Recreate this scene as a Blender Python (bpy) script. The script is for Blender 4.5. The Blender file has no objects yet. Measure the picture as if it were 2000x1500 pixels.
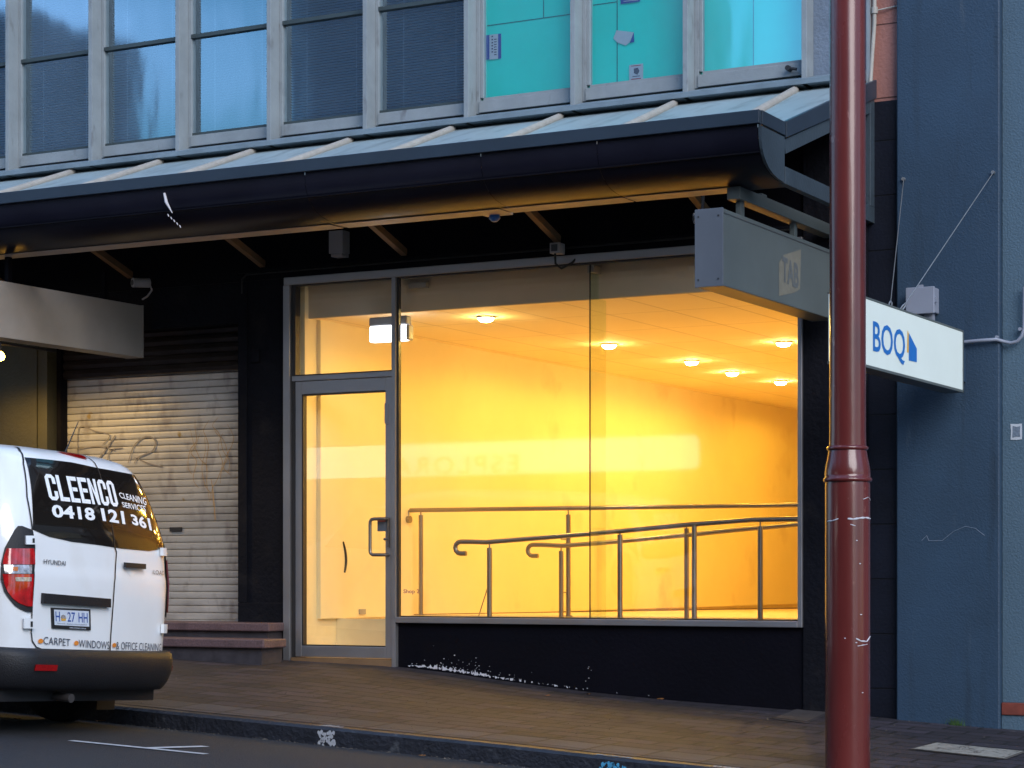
import bpy, bmesh, math, random
from mathutils import Vector, Matrix
random.seed(7)
rad = math.radians
# ------------------------------------------------------------------ camera, sky, exposure
scn = bpy.context.scene
COL = scn.collection
YAW = rad(28.3); SN, CS = math.sin(YAW), math.cos(YAW)
CAMD, CAMZ, FPX, HORZ = 16.24, 1.6, 4200.0, 1126.0
cd = bpy.data.cameras.new('camera'); cam = bpy.data.objects.new('camera', cd); COL.objects.link(cam)
cam.location = (0, -CAMD, CAMZ); cam.rotation_euler = (rad(90), 0, YAW)
cd.sensor_width = 36; cd.lens = 36*FPX/2000; cd.shift_y = (HORZ-750)/2000; cd.clip_start = 0.1; cd.clip_end = 2000
scn.camera = cam
SUN_EL, SUN_ROT = 2.5, 20.0
w = bpy.data.worlds.new('World'); scn.world = w; w.use_nodes = True
nt = w.node_tree; bg = nt.nodes['Background']
sky = nt.nodes.new('ShaderNodeTexSky'); sky.sky_type = 'NISHITA'; sky.sun_disc = False
sky.sun_elevation = rad(SUN_EL); sky.sun_rotation = rad(SUN_ROT); sky.ozone_density = 3.0; sky.dust_density = 0.5
tc = nt.nodes.new('ShaderNodeTexCoord'); mp = nt.nodes.new('ShaderNodeMapping'); mp.inputs['Scale'].default_value = (1.2, 5, 9)
mp.inputs['Rotation'].default_value = (0, rad(35), 0)
cn = nt.nodes.new('ShaderNodeTexNoise'); cn.inputs['Scale'].default_value = 1.3; cn.inputs['Detail'].default_value = 5
cr = nt.nodes.new('ShaderNodeValToRGB'); cr.color_ramp.elements[0].position = .47; cr.color_ramp.elements[1].position = .68
cm = nt.nodes.new('ShaderNodeMixRGB'); cm.blend_type = 'MIX'; cm.inputs[2].default_value = (2.4, 3.4, 5.4, 1)
ml = nt.nodes.new('ShaderNodeMath'); ml.operation = 'MULTIPLY'; ml.inputs[1].default_value = .55
L = nt.links.new
L(tc.outputs['Generated'], mp.inputs[0]); L(mp.outputs[0], cn.inputs[0]); L(cn.outputs[0], cr.inputs[0]); L(cr.outputs[0], ml.inputs[0])
L(ml.outputs[0], cm.inputs[0]); L(sky.outputs[0], cm.inputs[1]); L(cm.outputs[0], bg.inputs[0])
bg.inputs[1].default_value = 0.15
sl = bpy.data.lights.new('sun', 'SUN'); sl.energy = 0.55; sl.angle = rad(40); sl.color = (1, .95, .92)
so = bpy.data.objects.new('sun', sl); COL.objects.link(so); so.rotation_euler = (rad(62), 0, rad(48))
scn.view_settings.view_transform = 'Standard'; scn.view_settings.look = 'None'; scn.view_settings.exposure = 2.6; scn.view_settings.gamma = 1
scn.render.engine = 'CYCLES'
cy = scn.cycles; cy.max_bounces = 10; cy.diffuse_bounces = 7; cy.glossy_bounces = 4; cy.transparent_max_bounces = 16; cy.sample_clamp_indirect = 4

# ------------------------------------------------------------------ measuring helpers (points on real planes)
def F(px, py, Y=0.0):
    u = (px-1000)/FPX; fw = CAMD+Y; X = fw*(u*CS-SN)/(CS+u*SN); d = -SN*X+CS*fw
    return X, CAMZ+(HORZ-py)/FPX*d
def V(px, py, X):
    u = (px-1000)/FPX; fw = X*(-u*SN-CS)/(SN-u*CS); d = -SN*X+CS*fw
    return fw-CAMD, CAMZ+(HORZ-py)/FPX*d
def PJ(X, Y, Z):
    fw = CAMD+Y; l = CS*X+SN*fw; d = -SN*X+CS*fw
    return 1000+FPX*l/d, HORZ-FPX*(Z-CAMZ)/d
def tab(T, x):
    if x <= T[0][0]: return T[0][1]
    for (a, b), (c, d) in zip(T, T[1:]):
        if x <= c: return b+(d-b)*(x-a)/(c-a)
    return T[-1][1]
WZ = [(-60, 3.4), (-20, 1.3), (-14, .97), (-11.5, .86), (-9.95, .81), (-9.4, .765), (-8.85, .705), (-8.1, .635), (-7.31, .582), (-5.93, .518), (-5.3, .485), (-4.5, .44), (0, .2), (40, -1.8)]
KZ = [(-60, 3.3), (-14, .86), (-9.79, .637), (-8.32, .563), (-6.8, .485), (-6.13, .443), (-5.16, .391), (0, .11), (40, -2)]
KY = -3.6; KW = .13
def gz(X, Y):
    if Y > 0: return tab(WZ, X)
    if Y >= KY: 
        t = Y/KY
        return tab(WZ, X)*(1-t)+tab(KZ, X)*t
    c = KY-KW
    if Y > c: return tab(KZ, X)
    base = tab(KZ, X)-.13
    q = c-Y
    if q > 12: return base+.13
    q = min(q, 12-q)
    return base+.042*q-.0022*q*q
def G(px, py, dz=0.0):
    u = (px-1000)/FPX; best = None
    lo, hi = 6.0, 40.0
    def g(d):
        X = -SN*d+CS*u*d; Y = CS*d+SN*u*d-CAMD
        return X, Y, CAMZ-(py-HORZ)/FPX*d-gz(X, Y)-dz
    d = lo
    while d < hi and g(d)[2] > 0: d += .02
    X, Y, e = g(d)
    return X, Y

# ------------------------------------------------------------------ materials
MATS = {}
def mat(name, col, rough=.6, metal=0.0, var=.12, scale=2.5, bump=.0, bscale=40, coat=0, spec=.5, stretch=(1, 1, 1), emit=None, estr=0, rvar=0.0):
    m = bpy.data.materials.new(name); m.use_nodes = True; MATS[name] = m
    n = m.node_tree; b = n.nodes['Principled BSDF']
    b.inputs['Roughness'].default_value = rough; b.inputs['Metallic'].default_value = metal
    b.inputs['Coat Weight'].default_value = coat; b.inputs['Specular IOR Level'].default_value = spec
    tc = n.nodes.new('ShaderNodeTexCoord'); mp = n.nodes.new('ShaderNodeMapping'); mp.inputs['Scale'].default_value = stretch
    n.links.new(tc.outputs['Object'], mp.inputs[0])
    no = n.nodes.new('ShaderNodeTexNoise'); no.inputs['Scale'].default_value = scale; no.inputs['Detail'].default_value = 6; no.inputs['Roughness'].default_value = .6
    n.links.new(mp.outputs[0], no.inputs[0])
    r = n.nodes.new('ShaderNodeValToRGB'); e = r.color_ramp.elements
    e[0].position = .3; e[1].position = .7
    e[0].color = tuple(max(0, c*(1-var)) for c in col)+(1,); e[1].color = tuple(min(1, c*(1+var)) for c in col)+(1,)
    n.links.new(no.outputs[0], r.inputs[0]); n.links.new(r.outputs[0], b.inputs['Base Color'])
    m['ramp'] = r.name
    if rvar:
        mr = n.nodes.new('ShaderNodeMapRange'); mr.inputs[1].default_value = .3; mr.inputs[2].default_value = .7
        mr.inputs[3].default_value = max(.02, rough-rvar); mr.inputs[4].default_value = min(1, rough+rvar)
        n.links.new(no.outputs[0], mr.inputs[0]); n.links.new(mr.outputs[0], b.inputs['Roughness'])
    if bump:
        nb = n.nodes.new('ShaderNodeTexNoise'); nb.inputs['Scale'].default_value = bscale; nb.inputs['Detail'].default_value = 4
        bp = n.nodes.new('ShaderNodeBump'); bp.inputs['Strength'].default_value = bump; bp.inputs['Distance'].default_value = .02
        n.links.new(mp.outputs[0], nb.inputs[0]); n.links.new(nb.outputs[0], bp.inputs['Height']); n.links.new(bp.outputs[0], b.inputs['Normal'])
    if emit:
        b.inputs['Emission Color'].default_value = emit+(1,); b.inputs['Emission Strength'].default_value = estr
    return m
def overlay(m, col, lo, hi, scale, stretch=(1, 1, 1), detail=8):
    """stains: a second noise mixed over the base colour"""
    n = m.node_tree; b = n.nodes['Principled BSDF']; src = b.inputs['Base Color'].links[0].from_socket
    tc = n.nodes.new('ShaderNodeTexCoord'); mp = n.nodes.new('ShaderNodeMapping'); mp.inputs['Scale'].default_value = stretch; mp.inputs['Location'].default_value = (3.1, 1.7, 5.3)
    no = n.nodes.new('ShaderNodeTexNoise'); no.inputs['Scale'].default_value = scale; no.inputs['Detail'].default_value = detail
    r = n.nodes.new('ShaderNodeValToRGB'); r.color_ramp.elements[0].position = lo; r.color_ramp.elements[1].position = hi
    mx = n.nodes.new('ShaderNodeMixRGB'); mx.inputs[2].default_value = col+(1,)
    n.links.new(tc.outputs['Object'], mp.inputs[0]); n.links.new(mp.outputs[0], no.inputs[0]); n.links.new(no.outputs[0], r.inputs[0])
    n.links.new(r.outputs[0], mx.inputs[0]); n.links.new(src, mx.inputs[1]); n.links.new(mx.outputs[0], b.inputs['Base Color'])
    return m
def bricks(m, mortar, bw, bh, gap, axes='XY', off=.5, var=.25, bump=.3, blend=1.0):
    """block or paver joints over a material, laid out in the object's own coordinates"""
    n = m.node_tree; b = n.nodes['Principled BSDF']; src = b.inputs['Base Color'].links[0].from_socket
    tc = n.nodes.new('ShaderNodeTexCoord'); sp = n.nodes.new('ShaderNodeSeparateXYZ'); cb = n.nodes.new('ShaderNodeCombineXYZ')
    n.links.new(tc.outputs['Object'], sp.inputs[0])
    n.links.new(sp.outputs[axes[0]], cb.inputs[0]); n.links.new(sp.outputs[axes[1]], cb.inputs[1])
    br = n.nodes.new('ShaderNodeTexBrick'); br.offset = off; br.inputs['Scale'].default_value = 1
    br.inputs['Brick Width'].default_value = bw; br.inputs['Row Height'].default_value = bh; br.inputs['Mortar Size'].default_value = gap; br.inputs['Mortar Smooth'].default_value = .2
    br.inputs['Color1'].default_value = (1-var, 1-var, 1-var, 1); br.inputs['Color2'].default_value = (1+var, 1+var, 1+var, 1); br.inputs['Bias'].default_value = 0
    br.inputs['Mortar'].default_value = tuple(mortar)+(1,)
    n.links.new(cb.outputs[0], br.inputs['Vector'])
    mx = n.nodes.new('ShaderNodeMixRGB'); mx.blend_type = 'MULTIPLY'; mx.inputs[0].default_value = blend
    n.links.new(src, mx.inputs[1]); n.links.new(br.outputs['Color'], mx.inputs[2]); n.links.new(mx.outputs[0], b.inputs['Base Color'])
    bp = n.nodes.new('ShaderNodeBump'); bp.inputs['Strength'].default_value = bump; bp.inputs['Distance'].default_value = .01; bp.invert = True
    n.links.new(br.outputs['Fac'], bp.inputs['Height'])
    if b.inputs['Normal'].links: n.links.new(b.inputs['Normal'].links[0].from_socket, bp.inputs['Normal'])
    n.links.new(bp.outputs[0], b.inputs['Normal'])
    return m
def glass(name, tint=(1, 1, 1), refl=1.5, rough=0.0, wavy=0.0, boost=0.0):
    m = bpy.data.materials.new(name); m.use_nodes = True; n = m.node_tree; n.nodes.clear(); MATS[name] = m
    o = n.nodes.new('ShaderNodeOutputMaterial'); mx = n.nodes.new('ShaderNodeMixShader'); t = n.nodes.new('ShaderNodeBsdfTransparent'); g = n.nodes.new('ShaderNodeBsdfGlossy')
    f0 = 2*((refl-1)/(refl+1))**2+boost
    lw = n.nodes.new('ShaderNodeLayerWeight'); lw.inputs[0].default_value = .5
    pw = n.nodes.new('ShaderNodeMath'); pw.operation = 'POWER'; pw.inputs[1].default_value = 4.0
    mu = n.nodes.new('ShaderNodeMath'); mu.operation = 'MULTIPLY'; mu.inputs[1].default_value = 1-f0
    ad = n.nodes.new('ShaderNodeMath'); ad.operation = 'ADD'; ad.inputs[1].default_value = f0; ad.use_clamp = True
    n.links.new(lw.outputs['Facing'], pw.inputs[0]); n.links.new(pw.outputs[0], mu.inputs[0]); n.links.new(mu.outputs[0], ad.inputs[0])
    t.inputs[0].default_value = tint+(1,); g.inputs['Roughness'].default_value = rough
    n.links.new(ad.outputs[0], mx.inputs[0]); n.links.new(t.outputs[0], mx.inputs[1]); n.links.new(g.outputs[0], mx.inputs[2]); n.links.new(mx.outputs[0], o.inputs[0])
    if wavy:
        tc = n.nodes.new('ShaderNodeTexCoord'); no = n.nodes.new('ShaderNodeTexNoise'); no.inputs['Scale'].default_value = 1.6; no.inputs['Detail'].default_value = 1.5
        mp = n.nodes.new('ShaderNodeMapping'); mp.inputs['Rotation'].default_value = (0, rad(30), 0); mp.inputs['Scale'].default_value = (1.6, 1, .5)
        bp = n.nodes.new('ShaderNodeBump'); bp.inputs['Strength'].default_value = wavy; bp.inputs['Distance'].default_value = .1
        n.links.new(tc.outputs['Object'], mp.inputs[0]); n.links.new(mp.outputs[0], no.inputs[0]); n.links.new(no.outputs[0], bp.inputs['Height'])
        n.links.new(bp.outputs[0], g.inputs['Normal'])
    return m
def lamp(name, col, s):
    m = bpy.data.materials.new(name); m.use_nodes = True; n = m.node_tree; n.nodes.clear(); MATS[name] = m
    o = n.nodes.new('ShaderNodeOutputMaterial'); e = n.nodes.new('ShaderNodeEmission'); e.inputs[0].default_value = col+(1,); e.inputs[1].default_value = s
    n.links.new(e.outputs[0], o.inputs[0]); return m

# ------------------------------------------------------------------ mesh builder and object tree
class MB:
    def __init__(s): s.v = []; s.f = []
    def add(s, vs, fs):
        k = len(s.v); s.v += [tuple(v) for v in vs]; s.f += [tuple(i+k for i in f) for f in fs]; return s
    def box(s, x0, x1, y0, y1, z0, z1):
        return s.add([(x0, y0, z0), (x1, y0, z0), (x1, y1, z0), (x0, y1, z0), (x0, y0, z1), (x1, y0, z1), (x1, y1, z1), (x0, y1, z1)],
                     [(0, 3, 2, 1), (4, 5, 6, 7), (0, 1, 5, 4), (1, 2, 6, 5), (2, 3, 7, 6), (3, 0, 4, 7)])
    def prism(s, pts, axis, a, b):
        n = len(pts); mk = {'x': lambda p, t: (t, p[0], p[1]), 'y': lambda p, t: (p[0], t, p[1]), 'z': lambda p, t: (p[0], p[1], t)}[axis]
        vs = [mk(p, a) for p in pts]+[mk(p, b) for p in pts]
        return s.add(vs, [tuple(range(n-1, -1, -1)), tuple(range(n, 2*n))]+[(i, (i+1) % n, n+(i+1) % n, n+i) for i in range(n)])
    def tube(s, pts, r, n=12, caps=True):
        pts = [Vector(p) for p in pts]; rs = r if isinstance(r, (list, tuple)) else [r]*len(pts); rings = []
        up = None
        for i, p in enumerate(pts):
            a = pts[max(0, i-1)]; b = pts[min(len(pts)-1, i+1)]; t = (b-a).normalized()
            if up is None: up = Vector((0, 0, 1)) if abs(t.z) < .9 else Vector((0, 1, 0))
            x = (up-t*up.dot(t)).normalized(); y = t.cross(x); up = x
            rings.append([p+(x*math.cos(q)+y*math.sin(q))*rs[i] for q in [2*math.pi*k/n for k in range(n)]])
        vs = [v for R in rings for v in R]; fs = []
        for i in range(len(rings)-1):
            for k in range(n): fs.append((i*n+k, i*n+(k+1) % n, (i+1)*n+(k+1) % n, (i+1)*n+k))
        if caps: fs += [tuple(range(n-1, -1, -1)), tuple((len(rings)-1)*n+k for k in range(n))]
        return s.add(vs, fs)
    def lathe(s, prof, c, n=40):
        vs = []; fs = []
        for (r, z) in prof: vs += [(c[0]+r*math.cos(2*math.pi*k/n), c[1]+r*math.sin(2*math.pi*k/n), z) for k in range(n)]
        for i in range(len(prof)-1):
            for k in range(n): fs.append((i*n+k, i*n+(k+1) % n, (i+1)*n+(k+1) % n, (i+1)*n+k))
        fs += [tuple(range(n-1, -1, -1)), tuple((len(prof)-1)*n+k for k in range(n))]
        return s.add(vs, fs)
    def grid(s, rows):
        m = len(rows[0]); vs = [p for R in rows for p in R]
        return s.add(vs, [(i*m+j, i*m+j+1, (i+1)*m+j+1, (i+1)*m+j) for i in range(len(rows)-1) for j in range(m-1)])
ORG = {}
def build(name, mb, m, org=(0, 0, 0), bevel=0, smooth=0, fix=True):
    me = bpy.data.meshes.new(name); o = Vector(org)
    me.from_pydata([tuple(Vector(v)-o) for v in mb.v], [], mb.f)
    if fix:
        bm = bmesh.new(); bm.from_mesh(me); bmesh.ops.recalc_face_normals(bm, faces=bm.faces); bm.to_mesh(me); bm.free()
    me.materials.append(MATS[m] if isinstance(m, str) else m)
    if smooth:
        for p in me.polygons: p.use_smooth = True
        me.set_sharp_from_angle(angle=rad(smooth))
    ob = bpy.data.objects.new(name, me); COL.objects.link(ob)
    if bevel:
        b = ob.modifiers.new('bevel', 'BEVEL'); b.width = bevel; b.segments = 2; b.limit_method = 'ANGLE'; b.angle_limit = rad(40)
    ORG[ob.name] = tuple(org)
    return ob
def struct(name, mb, m, **k):
    o = build(name, mb, m, **k); o['kind'] = 'structure'; return o
def root(name, label, cat, loc, group=None):
    o = bpy.data.objects.new(name, None); COL.objects.link(o); o.location = loc; o.empty_display_size = .2
    o['label'] = label; o['category'] = cat; ORG[o.name] = tuple(loc)
    if group: o['group'] = group
    return o
def pieces(mb):
    par = list(range(len(mb.v)))
    def fnd(a):
        while par[a] != a: par[a] = par[par[a]]; a = par[a]
        return a
    for f in mb.f:
        for q in f[1:]: par[fnd(q)] = fnd(f[0])
    g = {}
    for f in mb.f: g.setdefault(fnd(f[0]), []).append(f)
    out = []
    for fs in g.values():
        ids = sorted({i for f in fs for i in f}); mp_ = {i: k for k, i in enumerate(ids)}
        m = MB(); m.v = [mb.v[i] for i in ids]; m.f = [tuple(mp_[i] for i in f) for f in fs]; out.append(m)
    return out
def parts(parent, name, mb, m, **k):
    return [part(parent, name, q, m, **k) for q in pieces(mb)]
def part(parent, name, mb, m, label=None, **k):
    o = build(name, mb, m, org=ORG[parent.name], **k); o.parent = parent
    if label: o['label'] = label
    return o
def solo(name, mb, m, label, cat, loc, group=None, **k):
    o = build(name, mb, m, org=loc, **k); o.location = loc; o['label'] = label; o['category'] = cat
    if group: o['group'] = group
    return o
def text2d(s, bold=0.0, space=1.0, line=1.0, align='LEFT'):
    """letter outlines as flat faces, scaled to the unit box"""
    cu = bpy.data.curves.new('t', 'FONT'); cu.body = s; cu.offset = bold; cu.space_character = space; cu.space_line = line; cu.align_x = align; cu.resolution_u = 3
    ob = bpy.data.objects.new('t', cu); COL.objects.link(ob)
    dg = bpy.context.evaluated_depsgraph_get(); me = bpy.data.meshes.new_from_object(ob.evaluated_get(dg))
    vs = [(v.co.x, v.co.y) for v in me.vertices]; fs = [tuple(p.vertices) for p in me.polygons]
    bpy.data.objects.remove(ob); bpy.data.curves.remove(cu); bpy.data.meshes.remove(me)
    x0 = min(v[0] for v in vs); x1 = max(v[0] for v in vs); y0 = min(v[1] for v in vs); y1 = max(v[1] for v in vs)
    return [((x-x0)/(x1-x0), (y-y0)/(y1-y0)) for x, y in vs], fs
def lettering(s, fn, **k):
    vs, fs = text2d(s, **k); m = MB(); m.add([fn(a, b) for a, b in vs], fs); return m
# ------------------------------------------------------------------ materials in use
mat('van_interior', (.02, .018, .016), .8)
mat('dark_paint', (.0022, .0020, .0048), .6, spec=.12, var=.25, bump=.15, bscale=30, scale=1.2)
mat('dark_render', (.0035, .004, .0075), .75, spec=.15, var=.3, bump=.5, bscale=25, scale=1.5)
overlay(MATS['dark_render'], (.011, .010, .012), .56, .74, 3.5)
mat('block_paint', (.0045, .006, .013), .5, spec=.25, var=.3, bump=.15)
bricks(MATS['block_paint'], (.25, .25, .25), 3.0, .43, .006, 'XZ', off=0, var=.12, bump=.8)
mat('olive_paint', (.045, .040, .018), .6, var=.2, bump=.3)
mat('blue_render', (.017, .043, .080), .6, var=.16, scale=1.6, bump=.22, bscale=70)
overlay(MATS['blue_render'], (.014, .038, .075), .45, .75, 1.1, (1, 1, .5))
overlay(MATS['blue_render'], (.045, .07, .10), .66, .76, 3.0, (2.2, 1, .3))
overlay(MATS['blue_render'], (.012, .030, .055), .56, .72, 5.0, (1.6, 1, .12))
mat('pale_blue_render', (.058, .105, .15), .65, var=.1, scale=1.2, bump=.3, bscale=60)
mat('grey_blue_render', (.13, .17, .23), .7, var=.15, scale=3, bump=.4, bscale=40)
mat('pink_render', (.30, .13, .105), .7, var=.12, scale=2, bump=.3)
bricks(MATS['pink_render'], (.25, .2, .2), 1.0, .58, .006, 'XZ', off=0, var=.05, bump=.5)
mat('red_plinth', (.16, .035, .022), .6, var=.3, scale=12)
mat('frame_paint', (.215, .245, .265), .5, var=.12, scale=4, bump=.12, bscale=50)
overlay(MATS['frame_paint'], (.11, .11, .12), .62, .78, 9, (1, 1, .35))
mat('flashing', (.15, .20, .24), .45, var=.18, scale=3, bump=.15, bscale=14)
mat('sash_dark', (.035, .05, .055), .4, var=.1)
mat('aluminium', (.34, .335, .35), .38, .75, var=.06, scale=3, rvar=.06)
mat('aluminium_dark', (.02, .018, .018), .5)
mat('roof_sheet', (.26, .325, .345), .5, var=.10, scale=1.4, bump=.12, bscale=6, stretch=(1, .4, .4))
overlay(MATS['roof_sheet'], (.165, .21, .225), .50, .72, 3.0, (3, .6, .6))
mat('batten', (.34, .32, .29), .6, var=.12, scale=9)
mat('gutter_paint', (.007, .007, .014), .36, var=.2, scale=2, bump=.015, bscale=3, spec=.16, rvar=.05)
mat('gutter_soffit', (.34, .30, .27), .5, var=.15, scale=5)
mat('gutter_lip', (.020, .032, .050), .4, var=.15, scale=2)
mat('truss_paint', (.034, .050, .066), .5, var=.2, scale=3, bump=.15)
mat('strut_wood', (.17, .10, .05), .6, var=.2)
mat('shutter_metal', (.44, .43, .41), .42, .35, var=.10, scale=1.2, rvar=.08)
overlay(MATS['shutter_metal'], (.24, .22, .21), .54, .80, 1.6, (1, 1, 2.6))
overlay(MATS['shutter_metal'], (.30, .28, .27), .55, .70, 9, (1, 1, .5))
overlay(MATS['shutter_metal'], (.33, .24, .10), .69, .74, 6, (1, 1, .8))
mat('granite', (.105, .065, .070), .55, var=.35, scale=60, bump=.2)
overlay(MATS['granite'], (.05, .03, .03), .5, .8, 4)
mat('riser_dark', (.03, .025, .03), .7, var=.4, scale=10)
mat('plaster_wall', (.80, .69, .42), .8, var=.05, scale=.8, bump=.12, bscale=6)
overlay(MATS['plaster_wall'], (.60, .46, .25), .60, .80, 1.1)
mat('ceiling_tile', (.88, .77, .54), .85, var=.03, scale=1)
bricks(MATS['ceiling_tile'], (.68, .68, .68), 1.2, .6, .009, 'YX', off=0, var=.02, bump=.4)
mat('bulkhead_paint', (.54, .46, .34), .8, var=.04)
mat('timber_floor', (.72, .58, .42), .5, var=.2, scale=6, stretch=(.3, 3, 1))
bricks(MATS['timber_floor'], (.4, .35, .3), 2.0, .12, .004, 'XY', var=.15)
mat('stainless', (.30, .26, .22), .33, .9, var=.05)
mat('black_rubber', (.008, .008, .008), .6)
mat('box_grey', (.34, .33, .34), .6, var=.06)
mat('box_blue_grey', (.21, .235, .30), .5, var=.05)
mat('black_plastic', (.015, .015, .018), .5)
mat('sign_grey', (.092, .110, .112), .45, var=.08, scale=2.2, bump=.03, bscale=8)
mat('sign_cap', (.095, .11, .135), .5, var=.06)
mat('sign_edge', (.05, .055, .06), .5)
mat('ghost_patch', (.165, .158, .13), .55, var=.12, scale=14)
mat('ghost_letters', (.10, .112, .118), .5)
mat('lead_sign', (.25, .235, .22), .42, var=.12, scale=2.5, rvar=.08)
mat('boq_white', (.56, .62, .60), .4, var=.03, emit=(.78, .95, .96), estr=.03)
mat('boq_blue', (.012, .15, .50), .4, var=.05)
mat('boq_gold', (.75, .40, .05), .4, var=.05)
mat('wire', (.45, .45, .45), .35, .8)
mat('pole_paint', (.105, .017, .015), .25, var=.28, scale=1.6, bump=.10, bscale=9, coat=.25, stretch=(1, 1, .3), rvar=.06)
overlay(MATS['pole_paint'], (.05, .012, .010), .58, .72, 2.2, (1, 1, .35))
overlay(MATS['pole_paint'], (.19, .07, .06), .68, .74, 16, (1, 1, .5))
mat('white_chip', (.55, .55, .60), .6, var=.1)
mat('asphalt', (.019, .021, .028), .85, var=.6, scale=55, bump=1.0, bscale=90)
overlay(MATS['asphalt'], (.025, .026, .03), .45, .7, .9)
overlay(MATS['asphalt'], (.14, .14, .15), .66, .74, 60)
mat('paver', (.023, .0185, .027), .7, var=.3, scale=3.2, bump=.35, bscale=70)
overlay(MATS['paver'], (.014, .013, .020), .48, .72, .8)
bricks(MATS['paver'], (.12, .12, .12), .42, .21, .016, 'XY', off=.5, var=.42, bump=1.0)
overlay(MATS['paver'], (.075, .07, .07), .69, .75, 9)
mat('paver_edge', (.040, .037, .044), .7, var=.25, scale=4, bump=.3, bscale=70)
bricks(MATS['paver_edge'], (.2, .2, .2), .42, .5, .014, 'XY', off=0, var=.25, bump=.5)
mat('kerb_stone', (.016, .018, .026), .5, var=.35, scale=6, bump=.6, bscale=30)
overlay(MATS['kerb_stone'], (.06, .065, .075), .62, .74, 12)
mat('line_white', (.5, .52, .55), .6, var=.1, scale=30)
mat('chalk_white', (.40, .42, .46), .7, var=.15, scale=30)
mat('cyan_paint', (.06, .30, .52), .6, var=.2, scale=20)
mat('cover_metal', (.09, .08, .08), .5, .4, var=.3, scale=20, bump=.5, bscale=60)
mat('cover_concrete', (.26, .25, .22), .75, var=.15, scale=20, bump=.5)
mat('crack', (.10, .09, .08), .8)
mat('leaf', (.22, .09, .02), .7, var=.4, scale=20)
mat('weed', (.04, .09, .02), .7, var=.4, scale=20)
mat('teal_board', (.004, .52, .46), .55, var=.12, scale=1.1, emit=(0.0, .55, .48), estr=.03)
mat('board_gap', (.01, .12, .13), .7)
mat('blind', (.17, .27, .36), .45, var=.06)
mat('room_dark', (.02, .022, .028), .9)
mat('notice_blue', (.02, .05, .28), .5)
mat('notice_white', (.42, .46, .52), .6, var=.05, scale=20)
mat('notice_ink', (.05, .05, .08), .6)
mat('notice_red', (.35, .05, .04), .6)
mat('graffiti', (.18, .165, .16), .6)
mat('graffiti_gold', (.36, .24, .12), .6)
mat('rust', (.25, .10, .03), .7)
mat('opp_wall', (.10, .095, .09), .8, var=.2)
mat('opp_sign', (.8, .78, .74), .6, emit=(1, .95, .85), estr=.44)
mat('opp_ink', (.01, .01, .01), .6)
glass('shop_glass', (.97, .985, .97), 1.5, rough=.03)
glass('door_glass', (.97, .98, .97), 1.5)
glass('fin_glass', (.88, .95, .88), 1.2)
glass('window_glass', (.85, .92, .95), 1.5, rough=.055, wavy=.03, boost=.19); MATS['window_glass'].node_tree.nodes['Glossy BSDF'].inputs[0].default_value = (.62, .84, 1.0, 1)
lamp('warm_disc', (1, .70, .25), 60)
lamp('white_panel', (.86, .90, 1.0), 1.3)

# ------------------------------------------------------------------ ground
def sheet(x0, x1, nx, ys, dz=0.0):
    return [[(x0+(x1-x0)*i/nx, y, gz(x0+(x1-x0)*i/nx, y)+dz) for y in ys] for i in range(nx+1)]
m = MB(); m.grid(sheet(-60, 40, 300, [KY, -2.7, -1.8, -.9, -.0001, .3])); struct('footpath', m, 'paver')
m = MB(); m.grid(sheet(-60, 40, 300, [KY+.005, KY+.2, KY+.40], .004)); struct('paver_edging', m, 'paver_edge')
kys = KY-KW
rows = []
for i in range(301):
    X = -60+100*i/300; t = tab(KZ, X)
    rows.append([(X, kys-.0, t-.15), (X, kys, t-.02), (X, kys+.02, t), (X, KY, t), (X, KY+.001, t-.05)])
m = MB(); m.grid(rows); struct('kerb', m, 'kerb_stone')
m = MB(); m.grid(sheet(-60, 40, 300, [kys-.001]+[kys-.5-.5*k for k in range(23)]+[kys-11.999, kys-12.001, kys-14.6])); struct('road', m, 'asphalt')
m = MB(); m.grid([[(x, y, gz(max(-60, min(40, x)), max(-19, min(0.3, y)))-.35) for y in (-400, -20, -10, 0, 20, 400)] for x in [-400, -60, -40, -20, -12, -8, -4, 0, 20, 40, 400]]); struct('ground', m, 'asphalt')
# painted bay mark on the road
def strip_on_road(pts, wd, dz):
    rows = []
    P = [Vector(p) for p in pts]
    for i, p in enumerate(P):
        t = (P[min(i+1, len(P)-1)]-P[max(0, i-1)]).normalized(); n = Vector((-t.y, t.x))*wd/2
        rows.append([(p.x+n.x*k, p.y+n.y*k, gz(p.x+n.x*k, p.y+n.y*k)+dz) for k in (-1, 0, 1)])
    return rows
def between(a, b, n=10): return [(a[0]+(b[0]-a[0])*i/n, a[1]+(b[1]-a[1])*i/n) for i in range(n+1)]
m = MB()
a, b, c, d = G(138, 1448), G(403, 1474.5), G(283, 1463), G(402, 1459.5)
m.grid(strip_on_road(between(a, b), .075, .006)); m.grid(strip_on_road(between(c, d), .075, .0065))
struct('road_marking', m, 'line_white')

# ------------------------------------------------------------------ main building
XL = -10.9
bld = root('shop_building', 'two storey shop building with dark painted ground floor and a glowing empty shop', 'building', (-9.0, 0, gz(-9, 0)))
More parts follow.
